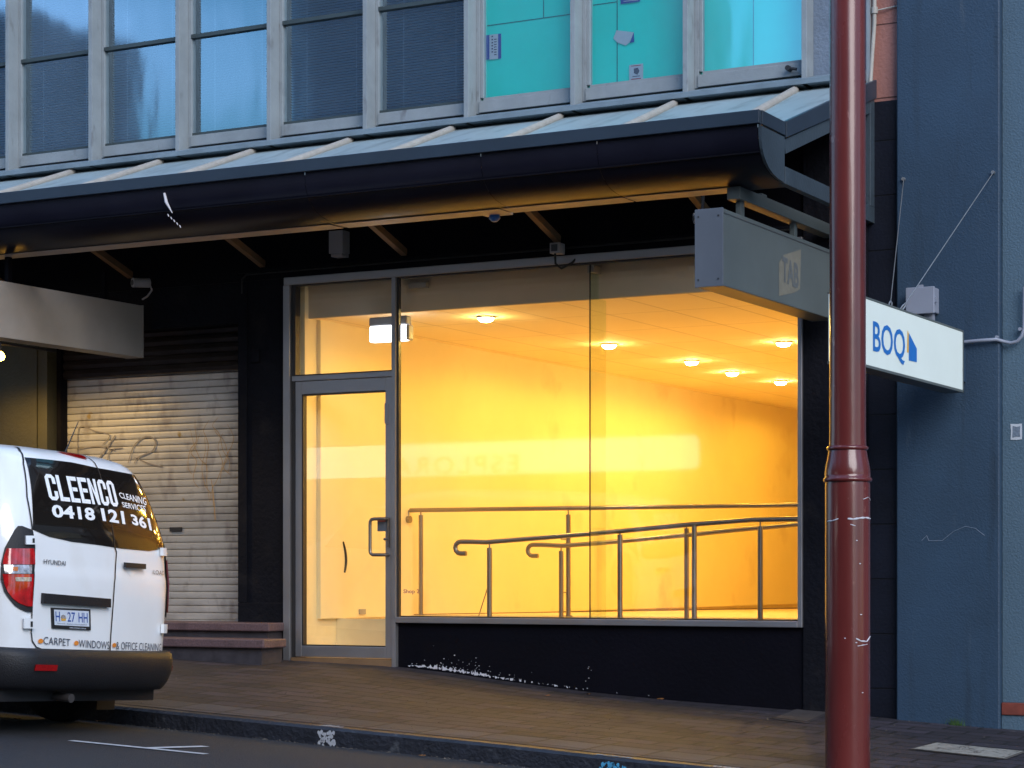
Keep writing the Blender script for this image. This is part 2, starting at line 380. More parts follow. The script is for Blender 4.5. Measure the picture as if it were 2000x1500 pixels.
# upper storey: solid above and below the window band, and the ground floor masonry
m = MB(); m.box(-22, -5.53, .02, .35, 7.75, 9.2); m.box(-22, -5.53, .02, .35, 5.30, 5.50)
part(bld, 'upper_wall', m, 'grey_blue_render')
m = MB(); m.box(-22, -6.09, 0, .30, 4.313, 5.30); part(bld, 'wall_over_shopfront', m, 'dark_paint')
m = MB(); m.box(-6.017, -5.56, .0, .34, 5.56, 9.2); part(bld, 'rendered_wall_panel', m, 'grey_blue_render', bevel=.005)
m = MB(); m.box(-5.557, -5.53, -.05, .34, 5.45, 9.2); part(bld, 'corner_strip', m, 'frame_paint')
m = MB(); m.box(-22, -14.42, .0, .3, .5, 4.31); m.box(-14.415, -13.99, -.012, .3, .5, 4.308); m.box(-13.985, -13.87, 0, .3, .5, 4.306)
part(bld, 'neighbouring_pier', m, 'olive_paint', label='dim olive pier lit by a warm lamp')
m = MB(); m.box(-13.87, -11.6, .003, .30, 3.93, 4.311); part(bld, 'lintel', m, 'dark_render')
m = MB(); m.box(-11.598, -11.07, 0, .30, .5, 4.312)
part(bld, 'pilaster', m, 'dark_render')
m = MB(); z0 = 1.36
m.box(-11.598, -11.50, -.02, -.0, z0, 4.30); m.box(-11.11, -11.075, -.02, 0, z0, 4.30); m.box(-11.598, -11.075, -.02, 0, .5, z0-.001)
m.box(-11.44, -11.36, -.025, 0, 3.56, 3.68)
part(bld, 'pilaster_moulding', m, 'dark_render', bevel=.004)
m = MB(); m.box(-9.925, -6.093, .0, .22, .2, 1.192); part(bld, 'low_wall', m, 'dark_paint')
m = MB(); m.box(-11.6, -6.1, -.03, -.001, 4.385, 4.41); part(bld, 'ledge_trim', m, 'dark_render')
m = MB(); m.tube([(-11.55, -.02, 4.2), (-11.55, -.02, 4.33), (-11.50, -.02, 4.37), (-9.0, -.045, 4.372), (-6.2, -.045, 4.372)], .009, 8); part(bld, 'cable', m, 'black_rubber')
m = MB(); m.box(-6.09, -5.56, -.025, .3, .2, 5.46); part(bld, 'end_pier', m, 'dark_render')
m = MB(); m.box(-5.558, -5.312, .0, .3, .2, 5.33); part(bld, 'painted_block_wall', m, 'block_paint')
m = MB(); m.box(-5.529, -5.312, .03, .3, 5.332, 9.2); part(bld, 'pink_wall', m, 'pink_render')
m = MB(); m.tube([(-5.50, -.02, 9.2), (-5.50, -.02, 5.95), (-5.515, -.03, 5.7), (-5.53, -.05, 5.38)], .016); m.tube([(-5.50, -.02, 6.02), (-5.50, -.02, 6.07)], .026); m.tube([(-5.50, -.01, 6.045), (-5.32, .02, 6.07)], .006)
part(bld, 'downpipe', m, 'batten', smooth=40)
# peeling paint at the foot of the low wall
rr = random.Random(3)
m = MB(); 
def blob(cx, cz, r, y, sq=.6):
    n = 9; m.add([(cx, y, cz)]+[(cx+r*math.cos(2*math.pi*k/n)*rr.uniform(.5, 1.3), y, cz+sq*r*math.sin(2*math.pi*k/n)*rr.uniform(.4, 1.4)) for k in range(n)], [(0, 1+k, 1+(k+1) % n) for k in range(n)])
def env(x): return .030*math.exp(-((x+9.45)/.20)**2)+.030*math.exp(-((x+9.1)/.13)**2)+.016*math.exp(-((x+8.72)/.13)**2)+.003*math.exp(-((x+8.3)/.3)**2)
x = -9.78; prev = None; K = []
while x < -7.0:
    e = env(x); top_ = gz(x, 0)+.022+e*rr.uniform(.1, 1.35)+rr.uniform(-.006, .004); lo_z = gz(x, 0)+.012+rr.uniform(-.004, .016)
    K.append((x, lo_z, max(lo_z, top_))); x += rr.uniform(.006, .016)
for (x0_, a0, b0), (x1_, a1, b1) in zip(K, K[1:]):
    if rr.random() < .10+.55*(x0_ > -8.75)+.3*(x0_ > -8.0): continue
    m.add([(x0_, -.0025, a0), (x1_, -.0025, a1), (x1_, -.0025, b1), (x0_, -.0025, b0)], [(0, 1, 2, 3)])
for k in range(60):
    x = rr.choice([-9.5, -9.35, -9.2, -9.05, -8.85])+rr.gauss(0, .2); blob(x, gz(x, 0)+.02+abs(rr.gauss(0, .05+.3*env(x))), rr.uniform(.002, .0065)*(1 if k % 5 else 1.5), -.003)
for k in range(6): blob(-8.02+rr.gauss(0, .02), gz(-8, 0)+rr.uniform(.02, .28), rr.uniform(.003, .007), -.0032)
pp = part(bld, 'peeling_paint', m, 'white_chip', fix=False); pp['kind'] = 'stuff'

# upper windows
MX = [-14.265+1.0257*k for k in range(-3, 9)]
for x in MX:
    m = MB(); m.box(x, x+.045, -.15, .02, 5.50, 7.75); part(bld, 'mullion', m, 'frame_paint', bevel=.003)
m = MB(); m.prism([(-.16, 5.50), (-.16, 5.545), (.02, 5.60), (.02, 5.50)], 'x', -18, -5.56); part(bld, 'sill_flashing', m, 'flashing', bevel=.003)
for i, x in enumerate(MX[:-1]):
    a, b = x+.045, x+1.0257
    teal = i >= 8
    wm = MB(); st = .035
    wm.box(a, a+st, -.01, .06, 5.60, 7.75); wm.box(b-st*.8, b, -.01, .06, 5.60, 7.75); wm.box(a+st, b-st*.8, -.025, .06, 5.605, 5.705)
    if teal: wm.box(a+st, a+st+.03, .0, .05, 5.735, 7.75)
    wf = part(bld, 'window', wm, 'frame_paint', label='window backed with teal boards' if teal else None, bevel=.003)
    def sub(n, mm, mt, **k): return part(wf, n, mm, mt, **k)
    g0 = a+st+(.03 if teal else 0); g1 = b-st*.8
    ORG[wf.name] = ORG[bld.name]
    wm = MB(); wm.box(g0, g1, .005, .045, 5.705, 5.735); 
    if not teal: wm.box(g0, g1, -.015, .05, 6.615, 6.650)
    else: wm.box(g0, g1, -.015, .05, 7.2, 7.235)
    for q_ in pieces(wm): sub('sash_rail', q_, 'sash_dark' if not teal else 'frame_paint')
    wm = MB(); wm.add([(g0, .02, 5.73), (g1, .02, 5.73), (g1, .02, 7.75), (g0, .02, 7.75)], [(0, 1, 2, 3)])
    sub('pane', wm, 'window_glass')
    if teal:
        wm = MB(); wm.box(a+.01, b-.01, .07, .085, 5.6, 7.75); sub('board', wm, 'teal_board')
        wm = MB()
        if i == 8: wm.box(g0, g1, .064, .069, 6.37, 6.376); wm.box(g0+.55, g0+.556, .064, .069, 6.376, 7.75)
        if i == 9: wm.box(g0+.22, g0+.226, .064, .069, 5.7, 7.75); wm.box(g0, g0+.219, .064, .069, 6.42, 6.426); wm.box(g0+.227, g1, .064, .069, 6.47, 6.474)
        if i == 10: wm.box(g0+.42, g0+.424, .064, .069, 5.7, 7.75)
        [sub('board_joint', q_, 'board_gap') for q_ in pieces(wm)]
    else:
        wm = MB(); z = 5.76; lift = .0
        x0 = g0+.03
        while z < 7.72:
            wm.add([(x0, .075, z+.010), (g1-.005, .075, z+.010), (g1-.005, .095, z-.003), (x0, .095, z-.003)], [(0, 1, 2, 3)]); z += .0245
        for q in (.2, .8):
            xx = x0+(g1-x0)*q; wm.add([(xx, .074, 5.73), (xx+.004, .074, 5.73), (xx+.004, .074, 7.72), (xx, .074, 7.72)], [(0, 1, 2, 3)])
        sub('blind', wm, 'blind', fix=False)
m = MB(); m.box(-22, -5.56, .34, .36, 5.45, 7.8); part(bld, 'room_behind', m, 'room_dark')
m = MB(); m.tube([(-6.20, -.03, 5.66), (-6.20, -.09, 5.66)], .022); m.tube([(-6.13, -.07, 5.645), (-6.22, -.08, 5.665)], .012)
part(bld, 'window_latch', m, 'black_plastic')

# roller shutter
sh = MB(); z = 1.19; per = .0665; n = 0; rows = []
while z < 3.54:
    for q, yy in ((0, .262), (.10, .2475), (.30, .2445), (.7, .243), (.93, .2435), (.97, .248), (1.0, .262)): rows.append([(-13.97, yy, z+per*q*.999), (-11.60, yy, z+per*q*.999)])
    z += per
sh.grid(rows)
rs = part(bld, 'roller_shutter', sh, 'shutter_metal', label='metal roller shutter with scribbled graffiti', fix=False)
ORG[rs.name] = ORG[bld.name]
m = MB(); m.box(-13.97, -11.60, .225, .262, 1.13, 1.19); part(rs, 'bottom_bar', m, 'shutter_metal')
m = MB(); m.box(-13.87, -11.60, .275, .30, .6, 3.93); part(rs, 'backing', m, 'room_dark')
m = MB(); m.box(-13.87, -13.82, .14, .24, .9, 3.93); m.box(-11.66, -11.60, .14, .24, .9, 3.93); parts(rs, 'guide_rail', m, 'dark_paint')
m = MB(); rows = []
z -= .06
while z < 3.93:
    for q, yy in ((0, .20), (.12, .186), (.5, .17), (.88, .186), (1.0, .20)): rows.append([(-13.97, yy, z+.088*q*.999), (-11.60, yy, z+.088*q*.999)])
    z += .088
m.grid(rows); mat('shaded_top_slats', (.06, .05, .045), .3, .7, var=.3); part(rs, 'shaded_top_slats', m, 'shaded_top_slats', fix=False)  # top of the shutter in darker metal: recess shade put into the colour
m = MB(); x, z = F(343, 1034, .23); m.box(x-.07, x+.07, .228, .24, z-.02, z+.02); part(rs, 'lock', m, 'black_plastic')
def scribble(pts, r, Y=.232, n=5):
    P = [F(px, py, Y) for px, py in pts]; out = []
    P = [P[0]]+P+[P[-1]]
    for k in range(1, len(P)-2):
        for j in range(n):
            t = j/n; a, b, c, d = P[k-1], P[k], P[k+1], P[k+2]
            out.append(tuple(.5*((2*b[q])+(-a[q]+c[q])*t+(2*a[q]-5*b[q]+4*c[q]-d[q])*t*t+(-a[q]+3*b[q]-3*c[q]+d[q])*t**3) for q in (0, 1)))
    out.append(P[-2]); mm = MB(); rows = []
    for k, p in enumerate(out):
        a = out[max(0, k-1)]; b = out[min(len(out)-1, k+1)]; dx, dz = b[0]-a[0], b[1]-a[1]; l = math.hypot(dx, dz) or 1; q = r*(.55+.45*math.sin(math.pi*k/len(out)))
        rows.append([(p[0]-dz/l*q, Y, p[1]+dx/l*q), (p[0]+dz/l*q, Y, p[1]-dx/l*q)])
    return mm.grid(rows)
gm = MB()
for pts, r in [([(152, 905), (154, 836), (185, 842), (214, 850), (200, 868)], .006), ([(150, 878), (190, 872), (225, 880)], .006), ([(225, 850), (205, 880), (190, 900)], .009), ([(250, 905), (262, 870), (285, 853), (303, 860), (298, 880), (270, 893), (262, 905)], .008), ([(210, 905), (215, 880), (240, 875)], .006), ([(262, 893), (290, 905), (318, 912)], .006)]:
    s_ = scribble(pts, r); gm.add(s_.v, s_.f)
part(rs, 'graffiti', gm, 'graffiti', fix=False)
gm = MB(); r2 = random.Random(5)
for k in range(9):
    x = 372+k*9; y = 835+r2.uniform(-20, 20); pts = [(x, y)]
    for q in range(5): x += r2.uniform(-12, 14); y += r2.uniform(12, 34); pts.append((x, y))
    s_ = scribble(pts, .0035); gm.add(s_.v, s_.f)
s_ = scribble([(412, 935), (416, 960), (420, 1010), (419, 1015)], .006); gm.add(s_.v, s_.f)
part(rs, 'graffiti', gm, 'graffiti_gold', label='ochre scribble', fix=False)

# shopfront aluminium
HZ0, HZ1 = 4.240, 4.310
m = MB(); m.box(-11.07, -6.095, -.05, .08, HZ0, HZ1); m.box(-9.884, -6.13, -.055, .08, 1.1925, 1.243); m.box(-6.13, -6.093, -.05, .08, 1.193, HZ0)
m.box(-11.07, -11.0, -.06, .06, .80, HZ0-.002); m.box(-9.926, -9.885, -.05, .045, .80, HZ0-.001); m.box(-10.985, -9.926, -.045, .08, 3.365, 3.412)
fr = part(bld, 'shopfront_frame', m, 'aluminium', bevel=.004)
ORG[fr.name] = ORG[bld.name]
m = MB(); m.box(-10.998, -10.955, -.03, .05, .80, 4.239); m.box(-9.884, -9.868, -.02, .02, 1.244, 4.239); m.box(-9.845, -6.131, -.03, .02, 4.226, 4.239); m.box(-9.845, -6.131, -.03, .02, 1.244, 1.254)
m.box(-10.955, -9.93, -.03, .02, 3.413, 3.424); m.box(-10.955, -9.93, -.03, .02, 4.228, 4.239)
part(fr, 'glazing_bead', m, 'aluminium_dark')
m = MB(); m.add([(-10.955, .0, 3.41), (-9.926, .0, 3.41), (-9.926, .0, 4.24), (-10.955, .0, 4.24)], [(0, 1, 2, 3)])
part(bld, 'transom_pane', m, 'shop_glass')
XJ = F(1152, 900, .0)[0]
m = MB(); m.add([(-9.885, .0, 1.24), (XJ-.004, .0, 1.24), (XJ-.004, .0, 4.24), (-9.885, .0, 4.24)], [(0, 1, 2, 3)])
sp = part(bld, 'shop_window_pane', m, 'shop_glass')
m = MB(); m.add([(XJ+.004, .0, 1.24), (-6.13, .0, 1.24), (-6.13, .0, 4.24), (XJ+.004, .0, 4.24)], [(0, 1, 2, 3)]); part(bld, 'shop_window_pane', m, 'shop_glass')
m = MB(); m.box(XJ-.003, XJ+.003, -.004, .012, 1.243, 4.24); part(bld, 'silicone_joint', m, 'aluminium_dark')
m = MB(); m.box(XJ-.006, XJ+.006, .014, .30, 1.243, 4.22); part(bld, 'glass_fin', m, 'fin_glass')
m = MB(); m.box(XJ-.03, XJ+.03, .014, .30, 4.16, 4.22); part(bld, 'fin_bracket', m, 'batten')
def ptxt(parent, s, px0, py0, px1, py1, Y, mt, **k):   # writing on a vertical plane parallel to the street
    (x0, z0), (x1, z1) = F(px0, py1, Y), F(px1, py0, Y)
    return part(parent, 'lettering', lettering(s, lambda a, b: (x0+(x1-x0)*a, Y, z0+(z1-z0)*b), **k), mt, fix=False)
mat('shop_ink', (.25, .10, .16), .6)
ptxt(bld, 'Shop 2', 788, 1151, 819, 1161, -.004, 'shop_ink', bold=.015)
# door
m = MB(); m.box(-10.952, -10.885, -.035, .035, .875, 3.362); m.box(-9.998, -9.930, -.035, .035, .875, 3.362); m.box(-10.885, -9.998, -.035, .035, .875, .975); m.box(-10.885, -9.998, -.035, .035, 3.245, 3.362)
dr = part(bld, 'door', m, 'aluminium', bevel=.004); ORG[dr.name] = ORG[bld.name]
m = MB(); m.add([(-10.885, .0, .97), (-9.998, .0, .97), (-9.998, .0, 3.25), (-10.885, .0, 3.25)], [(0, 1, 2, 3)]); part(dr, 'pane', m, 'door_glass')
m = MB(); m.box(-10.885, -10.872, -.03, .03, .976, 3.244); m.box(-10.871, -9.999, -.03, .03, .976, .986); m.box(-10.871, -9.999, -.03, .03, 3.234, 3.244); part(dr, 'gasket', m, 'aluminium_dark')
zt, zb = F(740, 1014)[1], F(740, 1084)[1]; xh = -10.115
m = MB(); pts = [(-9.965, -.035, zt), (-9.975, -.09, zt), (-10.06, -.10, zt)]+[(xh+.035-.035*math.sin(q), -.10, zt-.035+.035*math.cos(q)) for q in (.4, .9, 1.3)]+[(xh, -.10, zt-.06), (xh, -.10, zb+.06)]+[(xh+.035-.035*math.cos(q), -.10, zb+.035-.035*math.sin(q)) for q in (.3, .8, 1.3)]+[(-10.06, -.10, zb), (-9.975, -.09, zb), (-9.965, -.035, zb)]
m.tube(pts, .015); part(dr, 'handle', m, 'stainless', smooth=60)
m = MB(); m.box(-10.075, -9.985, -.042, -.036, F(0, 1052)[1]*0+2.0, 2.105); st = part(dr, 'push_plate', m, 'sign_cap')
m = MB(); m.box(-10.07, -9.99, -.0445, -.0425, 2.085, 2.10); part(dr, 'push_plate_band', m, 'notice_red')
m = MB(); m.box(-9.965, -9.945, -.055, -.035, 1.86, 2.12); m.tube([(-10.0, -.05, 1.93), (-9.955, -.05, 1.93)], .012); part(dr, 'lock', m, 'stainless')
m = MB(); m.box(-9.99, -9.965, -.06, -.036, 2.95, 3.13); part(dr, 'door_stop', m, 'aluminium')
m = MB(); m.box(-10.985, -9.926, -.06, .10, .80, .868); part(bld, 'threshold', m, 'strut_wood')

# the empty room behind the glass
FL = 1.222; CEI = 3.955; BY = 14.5
m = MB(); m.box(-11.2, XL-.04, .10, BY, .6, 4.6); part(bld, 'side_wall', m, 'plaster_wall')
m = MB(); m.box(XL-.039, XL, .30, BY, FL-.01, CEI+.01); part(bld, 'side_wall_lining', m, 'plaster_wall')
m = MB(); m.box(-11.2, -5.9, BY, BY+.2, .6, 4.6); part(bld, 'back_wall', m, 'plaster_wall')
m = MB(); m.box(-5.95, -5.75, .31, BY, .6, 4.6); part(bld, 'party_wall', m, 'plaster_wall')
m = MB(); m.box(-11.0, -5.9, .20, BY, CEI, CEI+.05); part(bld, 'ceiling', m, 'ceiling_tile')
m = MB(); m.box(-10.95, -5.9, .16, .199, CEI-.002, 4.60); part(bld, 'bulkhead', m, 'bulkhead_paint')
m = MB(); m.box(-11.0, -5.9, .085, BY, 4.6, 4.7); part(bld, 'floor_slab', m, 'plaster_wall')
m = MB(); m.box(-11.0, -5.9, .221, 2.0, .70, .86); part(bld, 'lobby_floor', m, 'timber_floor')
m = MB(); m.add([(-11.0, 1.95, FL), (-5.9, 1.95, FL), (-5.9, BY, FL-.09), (-11.0, BY, FL-.09)], [(0, 1, 2, 3)]); part(bld, 'raised_floor', m, 'timber_floor')
m = MB(); m.box(-11.0, -5.9, 1.90, 1.949, .86, FL-.003); part(bld, 'floor_edge', m, 'plaster_wall')
m = MB(); m.box(XL-.037, -9.95, .62, .658, .86, FL-.012); part(bld, 'landing_edge', m, 'plaster_wall')
m = MB(); m.prism([(-9.5, .862), (-6.0, 1.10), (-5.9, 1.10), (-5.9, .862)], 'y', .4, 1.72); part(bld, 'ramp', m, 'timber_floor')
m = MB(); m.tube([(XL+.004, V(667, p, XL)[0]+.02+.05*math.sin((p-1056)/75*3.1), V(667, p, XL)[1]) for p in range(1058, 1122, 6)], [.007+.007*math.sin((p-1056)/66*3.1) for p in range(1058, 1122, 6)]); part(bld, 'wall_scuff', m, 'black_plastic')
m = MB(); m.box(XL+.001, XL+.012, .95, 1.06, FL+.02, FL+.07); part(bld, 'skirting_outlet', m, 'batten')
m = MB(); m.add([(XL+.003, 1.96, FL), (XL+.003, BY, FL-.09), (XL+.003, BY, FL-.075), (XL+.003, 1.96, FL+.008)], [(0, 1, 2, 3)]); part(bld, 'wall_foot_dirt_shade', m, 'strut_wood')  # dirt line and shadow at the wall's foot, painted as one dark strip
m = MB(); m.box(-9.84, -9.66, .10, .155, 4.15, 4.20); part(bld, 'door_closer', m, 'batten')
# downlights
DL = [(-9.45, .81), (-9.46, 3.4), (-9.40, 5.35), (-9.50, 6.75), (-9.43, 8.1), (-7.83, 4.05)]
DN = ['nearest the bulkhead above the shop window', 'second from the street in the row', 'third from the street in the row', 'fourth from the street in the row', 'farthest from the street in the row', 'alone on the right of the row']
for (x, y), t in zip(DL, DN):
    r = root('downlight', 'small glowing round ceiling downlight, '+t, 'ceiling light', (x, y, CEI), 'downlights in the shop ceiling')
    m = MB(); m.lathe([(.085, CEI-.001), (.088, CEI-.014), (.074, CEI-.016), (.072, CEI-.004)], (x, y)); part(r, 'trim_ring', m, 'batten', smooth=40)
    m = MB(); m.lathe([(.070, CEI-.0165), (.066, CEI-.028), (.050, CEI-.042), (.02, CEI-.05)], (x, y), 24); part(r, 'lens', m, 'warm_disc')
    ld = bpy.data.lights.new('downlight_lamp', 'SPOT'); ld.energy = 11; ld.spot_size = rad(176); ld.spot_blend = .25; ld.color = (1, .59, .06); ld.shadow_soft_size = .06
    lo = bpy.data.objects.new('downlight_lamp', ld); COL.objects.link(lo); lo.parent = r; lo.location = (0, 0, -.06)
for (x, y) in [(-7.83, 1.4), (-7.83, 6.9), (-7.83, 9.6), (-9.43, 10.8)]:   # the rest of the room's lamps, round the corner of the window
    ld = bpy.data.lights.new('downlight_lamp', 'SPOT'); ld.energy = 11; ld.spot_size = rad(176); ld.spot_blend = .25; ld.color = (1, .59, .06); ld.shadow_soft_size = .06
    lo = bpy.data.objects.new('room_lamp', ld); COL.objects.link(lo); lo.parent = bld; lo.location = Vector((x, y, CEI-.04))-Vector(ORG[bld.name])
# emergency light
ex = root('emergency_light', 'white glowing emergency light box hanging just inside the glass behind the door mullion', 'emergency light', (-9.93, .20, 3.9))
x0, zt_ = F(721, 625, .07); x1, zb_ = F(795, 664, .07)
m = MB(); m.box(x0, x1, .06, .155, zt_-.06, zt_+.02); m.box(x1-.012, x1+.02, .06, .155, zb_, zt_-.0601); part(ex, 'casing', m, 'box_grey', bevel=.015)
m = MB(); m.box(x0+.004, x1-.013, .065, .15, zb_, zt_-.061); part(ex, 'light_panel', m, 'white_panel', bevel=.012)
# handrails
def rail(label, loc, path, posts, extra=()):
    r = root('handrail', label, 'handrail', loc, 'stainless handrails in the shop')
    m = MB(); m.tube(path, .0215, 14); part(r, 'rail', m, 'stainless', smooth=60)
    for (x, y, z0, z1, zr) in posts:
        m = MB(); m.tube([(x, y, z0), (x, y, z1)], .023, 14); m.tube([(x, y, z1), (x, y, zr)], .007, 8); m.tube([(x, y, z0), (x, y, z0+.012)], .04, 14); part(r, 'post', m, 'stainless', smooth=60)
    for a, b in extra:
        m = MB(); m.tube([a, b], .006, 8); part(r, 'link', m, 'stainless', smooth=60)
    return r
YA, YB = 1.86, .37
zA = F(785, 997, YA)[1]
def xp(px, Y): return F(px, 1100, Y)[0]
rA = rail('long level steel handrail fixed to the side wall', (XL, YA, FL), [(XL+.02, YA, zA), (-6.0, YA, zA-.015)],
     [(xp(822, YA), YA, FL, F(822, 1006, YA)[1], zA), (xp(1110, YA), YA, FL, F(1110, 1005, YA)[1], zA)])
m = MB(); x = xp(798, YA); m.tube([(x, YA, zA), (x, YA, zA-.06), (XL+.03+(x-XL)*.6, YA+.0, zA-.08)], .007); m.tube([(x+.0, YA-.02, zA-.09), (x+.035, YA-.02, zA-.09)], .035, 16); part(rA, 'wall_bracket', m, 'stainless', smooth=50)
def hook(xh_, Y, zt, pts):
    c = (xh_, zt-.045)
    P = [(xh_+.07, Y, zt-.105), (xh_+.035, Y, zt-.105)]+[(xh_+.012-.052*math.sin(q), Y, zt-.0525-.0525*math.cos(q)) for q in (.0, .5, 1.0, 1.57, 2.1, 2.6, 3.14)]+pts
    return P
def RP(pts, Y): return [(F(a, b, Y)[0], Y, F(a, b, Y)[1]) for a, b in pts]
p1 = RP([(918, 1058), (950, 1059), (1160, 1042), (1352, 1024), (1470, 1015), (1540, 1014)], YB); p1.append((-6.0, YB, p1[-1][2]))
zz = F(905, 1058, YB)[1]
rail('nearer steel ramp handrail with a hooked end, just inside the glass', (-9.5, YB, .86), hook(F(897, 0, YB)[0], YB, zz, p1),
     [(xp(956, YB), YB, .862, F(956, 1070, YB)[1], F(956, 1060, YB)[1]), (xp(1211, YB), YB, .98, F(1211, 1044, YB)[1], F(1211, 1038, YB)[1]), (xp(1356, YB), YB, 1.02, F(1356, 1026, YB)[1], F(1356, 1024, YB)[1]), (xp(1485, YB), YB, 1.1, F(1485, 1028, YB)[1], F(1485, 1016, YB)[1])])
YC = 1.75
p2 = RP([(1058, 1064), (1098, 1066), (1180, 1060), (1352, 1044), (1440, 1035), (1560, 1024)], YC)+[(-6.0, YC, 2.08)]
zz = F(1045, 1064, YC)[1]
xa, xb = xp(1096, YC), xp(1110, YA)
rail('farther steel ramp handrail with a hooked end, beside the raised floor', (-9.5, YC, .86), hook(F(1038, 0, YC)[0], YC, zz, p2),
     [(xa, YC, .9, F(1096, 1076, YC)[1], F(1096, 1066, YC)[1]), (xp(1341, YC), YC, 1.05, F(1341, 1032, YC)[1], F(1341, 1029, YC)[1])],
     [((xa, YC, 1.95), (xb, YA, 1.95)), ((xa, YC, 1.45), (xb, YA, 1.45)), ((xp(935, YC), YC, FL), (xp(953, YC), YC, FL+.28))])

# ------------------------------------------------------------------ awning
XE = -5.5
aw = root('awning', 'street awning with a pale sheet roof and a big dark rounded gutter fascia', 'awning', (-9, 0, 4.38))
m = MB()
m.prism([(-1.97, 4.808), (-1.97, 4.790), (.02, 5.482), (.02, 5.50)], 'x', -20, XE-.001); part(aw, 'roof_sheet', m, 'roof_sheet')
k0 = -6.135
for k in range(12):
    x = k0-1.0495*k
    if x < -18: break
    pr = [(x-.028+.25*0, 0)]
    m = MB(); a = Vector((x+.25*0, -.05, 5.50+.0)); b = Vector((x+.25, -2.0, 4.83))
    a = Vector((x, -.06, 5.485)); b = Vector((x+.245, -2.0, 4.812))
    m.tube([a, a*.97+b*.03, b], [.022, .034, .034], 10); part(aw, 'roof_batten', m, 'batten', smooth=50)
def gprof():
    return [(-2.42, 4.715), (-2.418, 4.66), (-2.41, 4.60), (-2.392, 4.55), (-2.362, 4.505), (-2.318, 4.465), (-2.26, 4.43), (-2.19, 4.405), (-2.10, 4.388), (-1.97, 4.378)]
def gprof_():
    P = [(-2.42, 4.715)]
    for q in range(0, 11):
        t = q/10*math.pi/2; P.append((-1.97-.45*math.cos(t)**.9 if t < 1.57 else -1.97, 4.64-.262*math.sin(t)**1.15))
    return P
gp = gprof()
lens = [(-20, -16.4), (-16.4, -12.75), (-12.75, -9.25), (-9.25, -7.70), (-7.70, -6.75), (-6.75, XE-.02)]
gf = None
m = MB()
for (a, b) in lens:
    rows = [[(a, y, z) for y, z in gp]+[(a, -1.80, 4.378)], [(b-.004, y, z) for y, z in gp]+[(b-.004, -1.80, 4.378)]]
    m.grid(rows)
part(aw, 'gutter_fascia', m, 'gutter_paint', smooth=60, fix=False)
m = MB()
for (a, b) in [(-12.9, -9.30), (-9.25, -7.78), (-7.76, -6.75), (-6.73, -5.92)]: m.prism([(-2.0, 4.372), (-1.80, 4.372), (-1.80, 4.376), (-2.0, 4.376)], 'x', a, b)
parts(aw, 'gutter_soffit', m, 'gutter_soffit')
m = MB(); m.box(-20, XE, -2.452, -2.405, 4.712, 4.806); part(aw, 'gutter_rim', m, 'gutter_lip', bevel=.004)
m = MB(); m.box(XE-.022, XE+.006, -2.404, -1.96, 4.712, 4.808); m.prism([(-1.955, 4.70), (-1.955, 4.815), (.0, 5.505), (.0, 5.36)], 'x', XE-.022, XE+.012); part(aw, 'barge_flashing', m, 'gutter_lip', bevel=.003)
m = MB(); m.prism(gp+[(-1.97, 4.70), (-2.42, 4.70)], 'x', XE-.019, XE+.001); part(aw, 'gutter_end_plate', m, 'truss_paint')
m = MB(); m.box(-20, XE-.02, -2.40, -1.96, 4.52, 4.53); part(aw, 'gutter_tray', m, 'dark_paint')
# end truss: plate post, raking top chord, bottom chord, back post, diagonal
def bar(p, q, t0, t1, x0, x1):
    d = Vector((q[0]-p[0], q[1]-p[1])).normalized(); n = Vector((-d.y, d.x))
    return MB().prism([(p[0]+n.x*t0, p[1]+n.y*t0), (q[0]+n.x*t0, q[1]+n.y*t0), (q[0]+n.x*t1, q[1]+n.y*t1), (p[0]+n.x*t1, p[1]+n.y*t1)], 'x', x0, x1)
m = MB(); m.box(XE-.06, XE-.005, -1.94, .0, 4.376, 4.50)
for g_ in (bar((-1.93, 4.62), (-.06, 5.27), -.03, .07, XE-.055, XE-.008), ): m.add(g_.v, g_.f)
m.box(XE-.058, XE-.006, -.10, .0, 4.501, 5.36)
g_ = bar((-.75, 4.95), (-.11, 4.50), -.03, .03, XE-.05, XE-.012); m.add(g_.v, g_.f)
part(aw, 'end_truss', m, 'truss_paint', bevel=.003)
for xw in (-6.83, -8.30, -9.82, -11.33, -12.85, -14.4):
    g_ = bar((-1.48, 4.945), (-.0, 4.455), -.03, .03, xw-.028, xw+.028); m = MB(); m.add(g_.v, g_.f)
    part(aw, 'rafter', m, 'strut_wood')
m = MB()
for k in range(3):
    m.box(-19.5, XE-.07, -.5-.5*k, -.45-.5*k, 5.15-.165*k, 5.23-.165*k)
parts(aw, 'purlin', m, 'dark_paint')
m = MB(); bird = [F(a, b, -2.43) for a, b in [(320, 377), (324, 395), (332, 415), (340, 430)]]
m.tube([(bird[0][0], -2.424, bird[0][1]), (bird[1][0], -2.424, bird[1][1]), (bird[2][0], -2.40, bird[2][1])], [.010, .013, .003], 6)
for q in range(5):
    x, z = F(335+q*4, 420+q*5, -2.36); m.tube([(x, -2.41+q*.012, z), (x+.008, -2.405+q*.012, z-.02)], .004, 5)
part(aw, 'bird_dropping', m, 'white_chip')

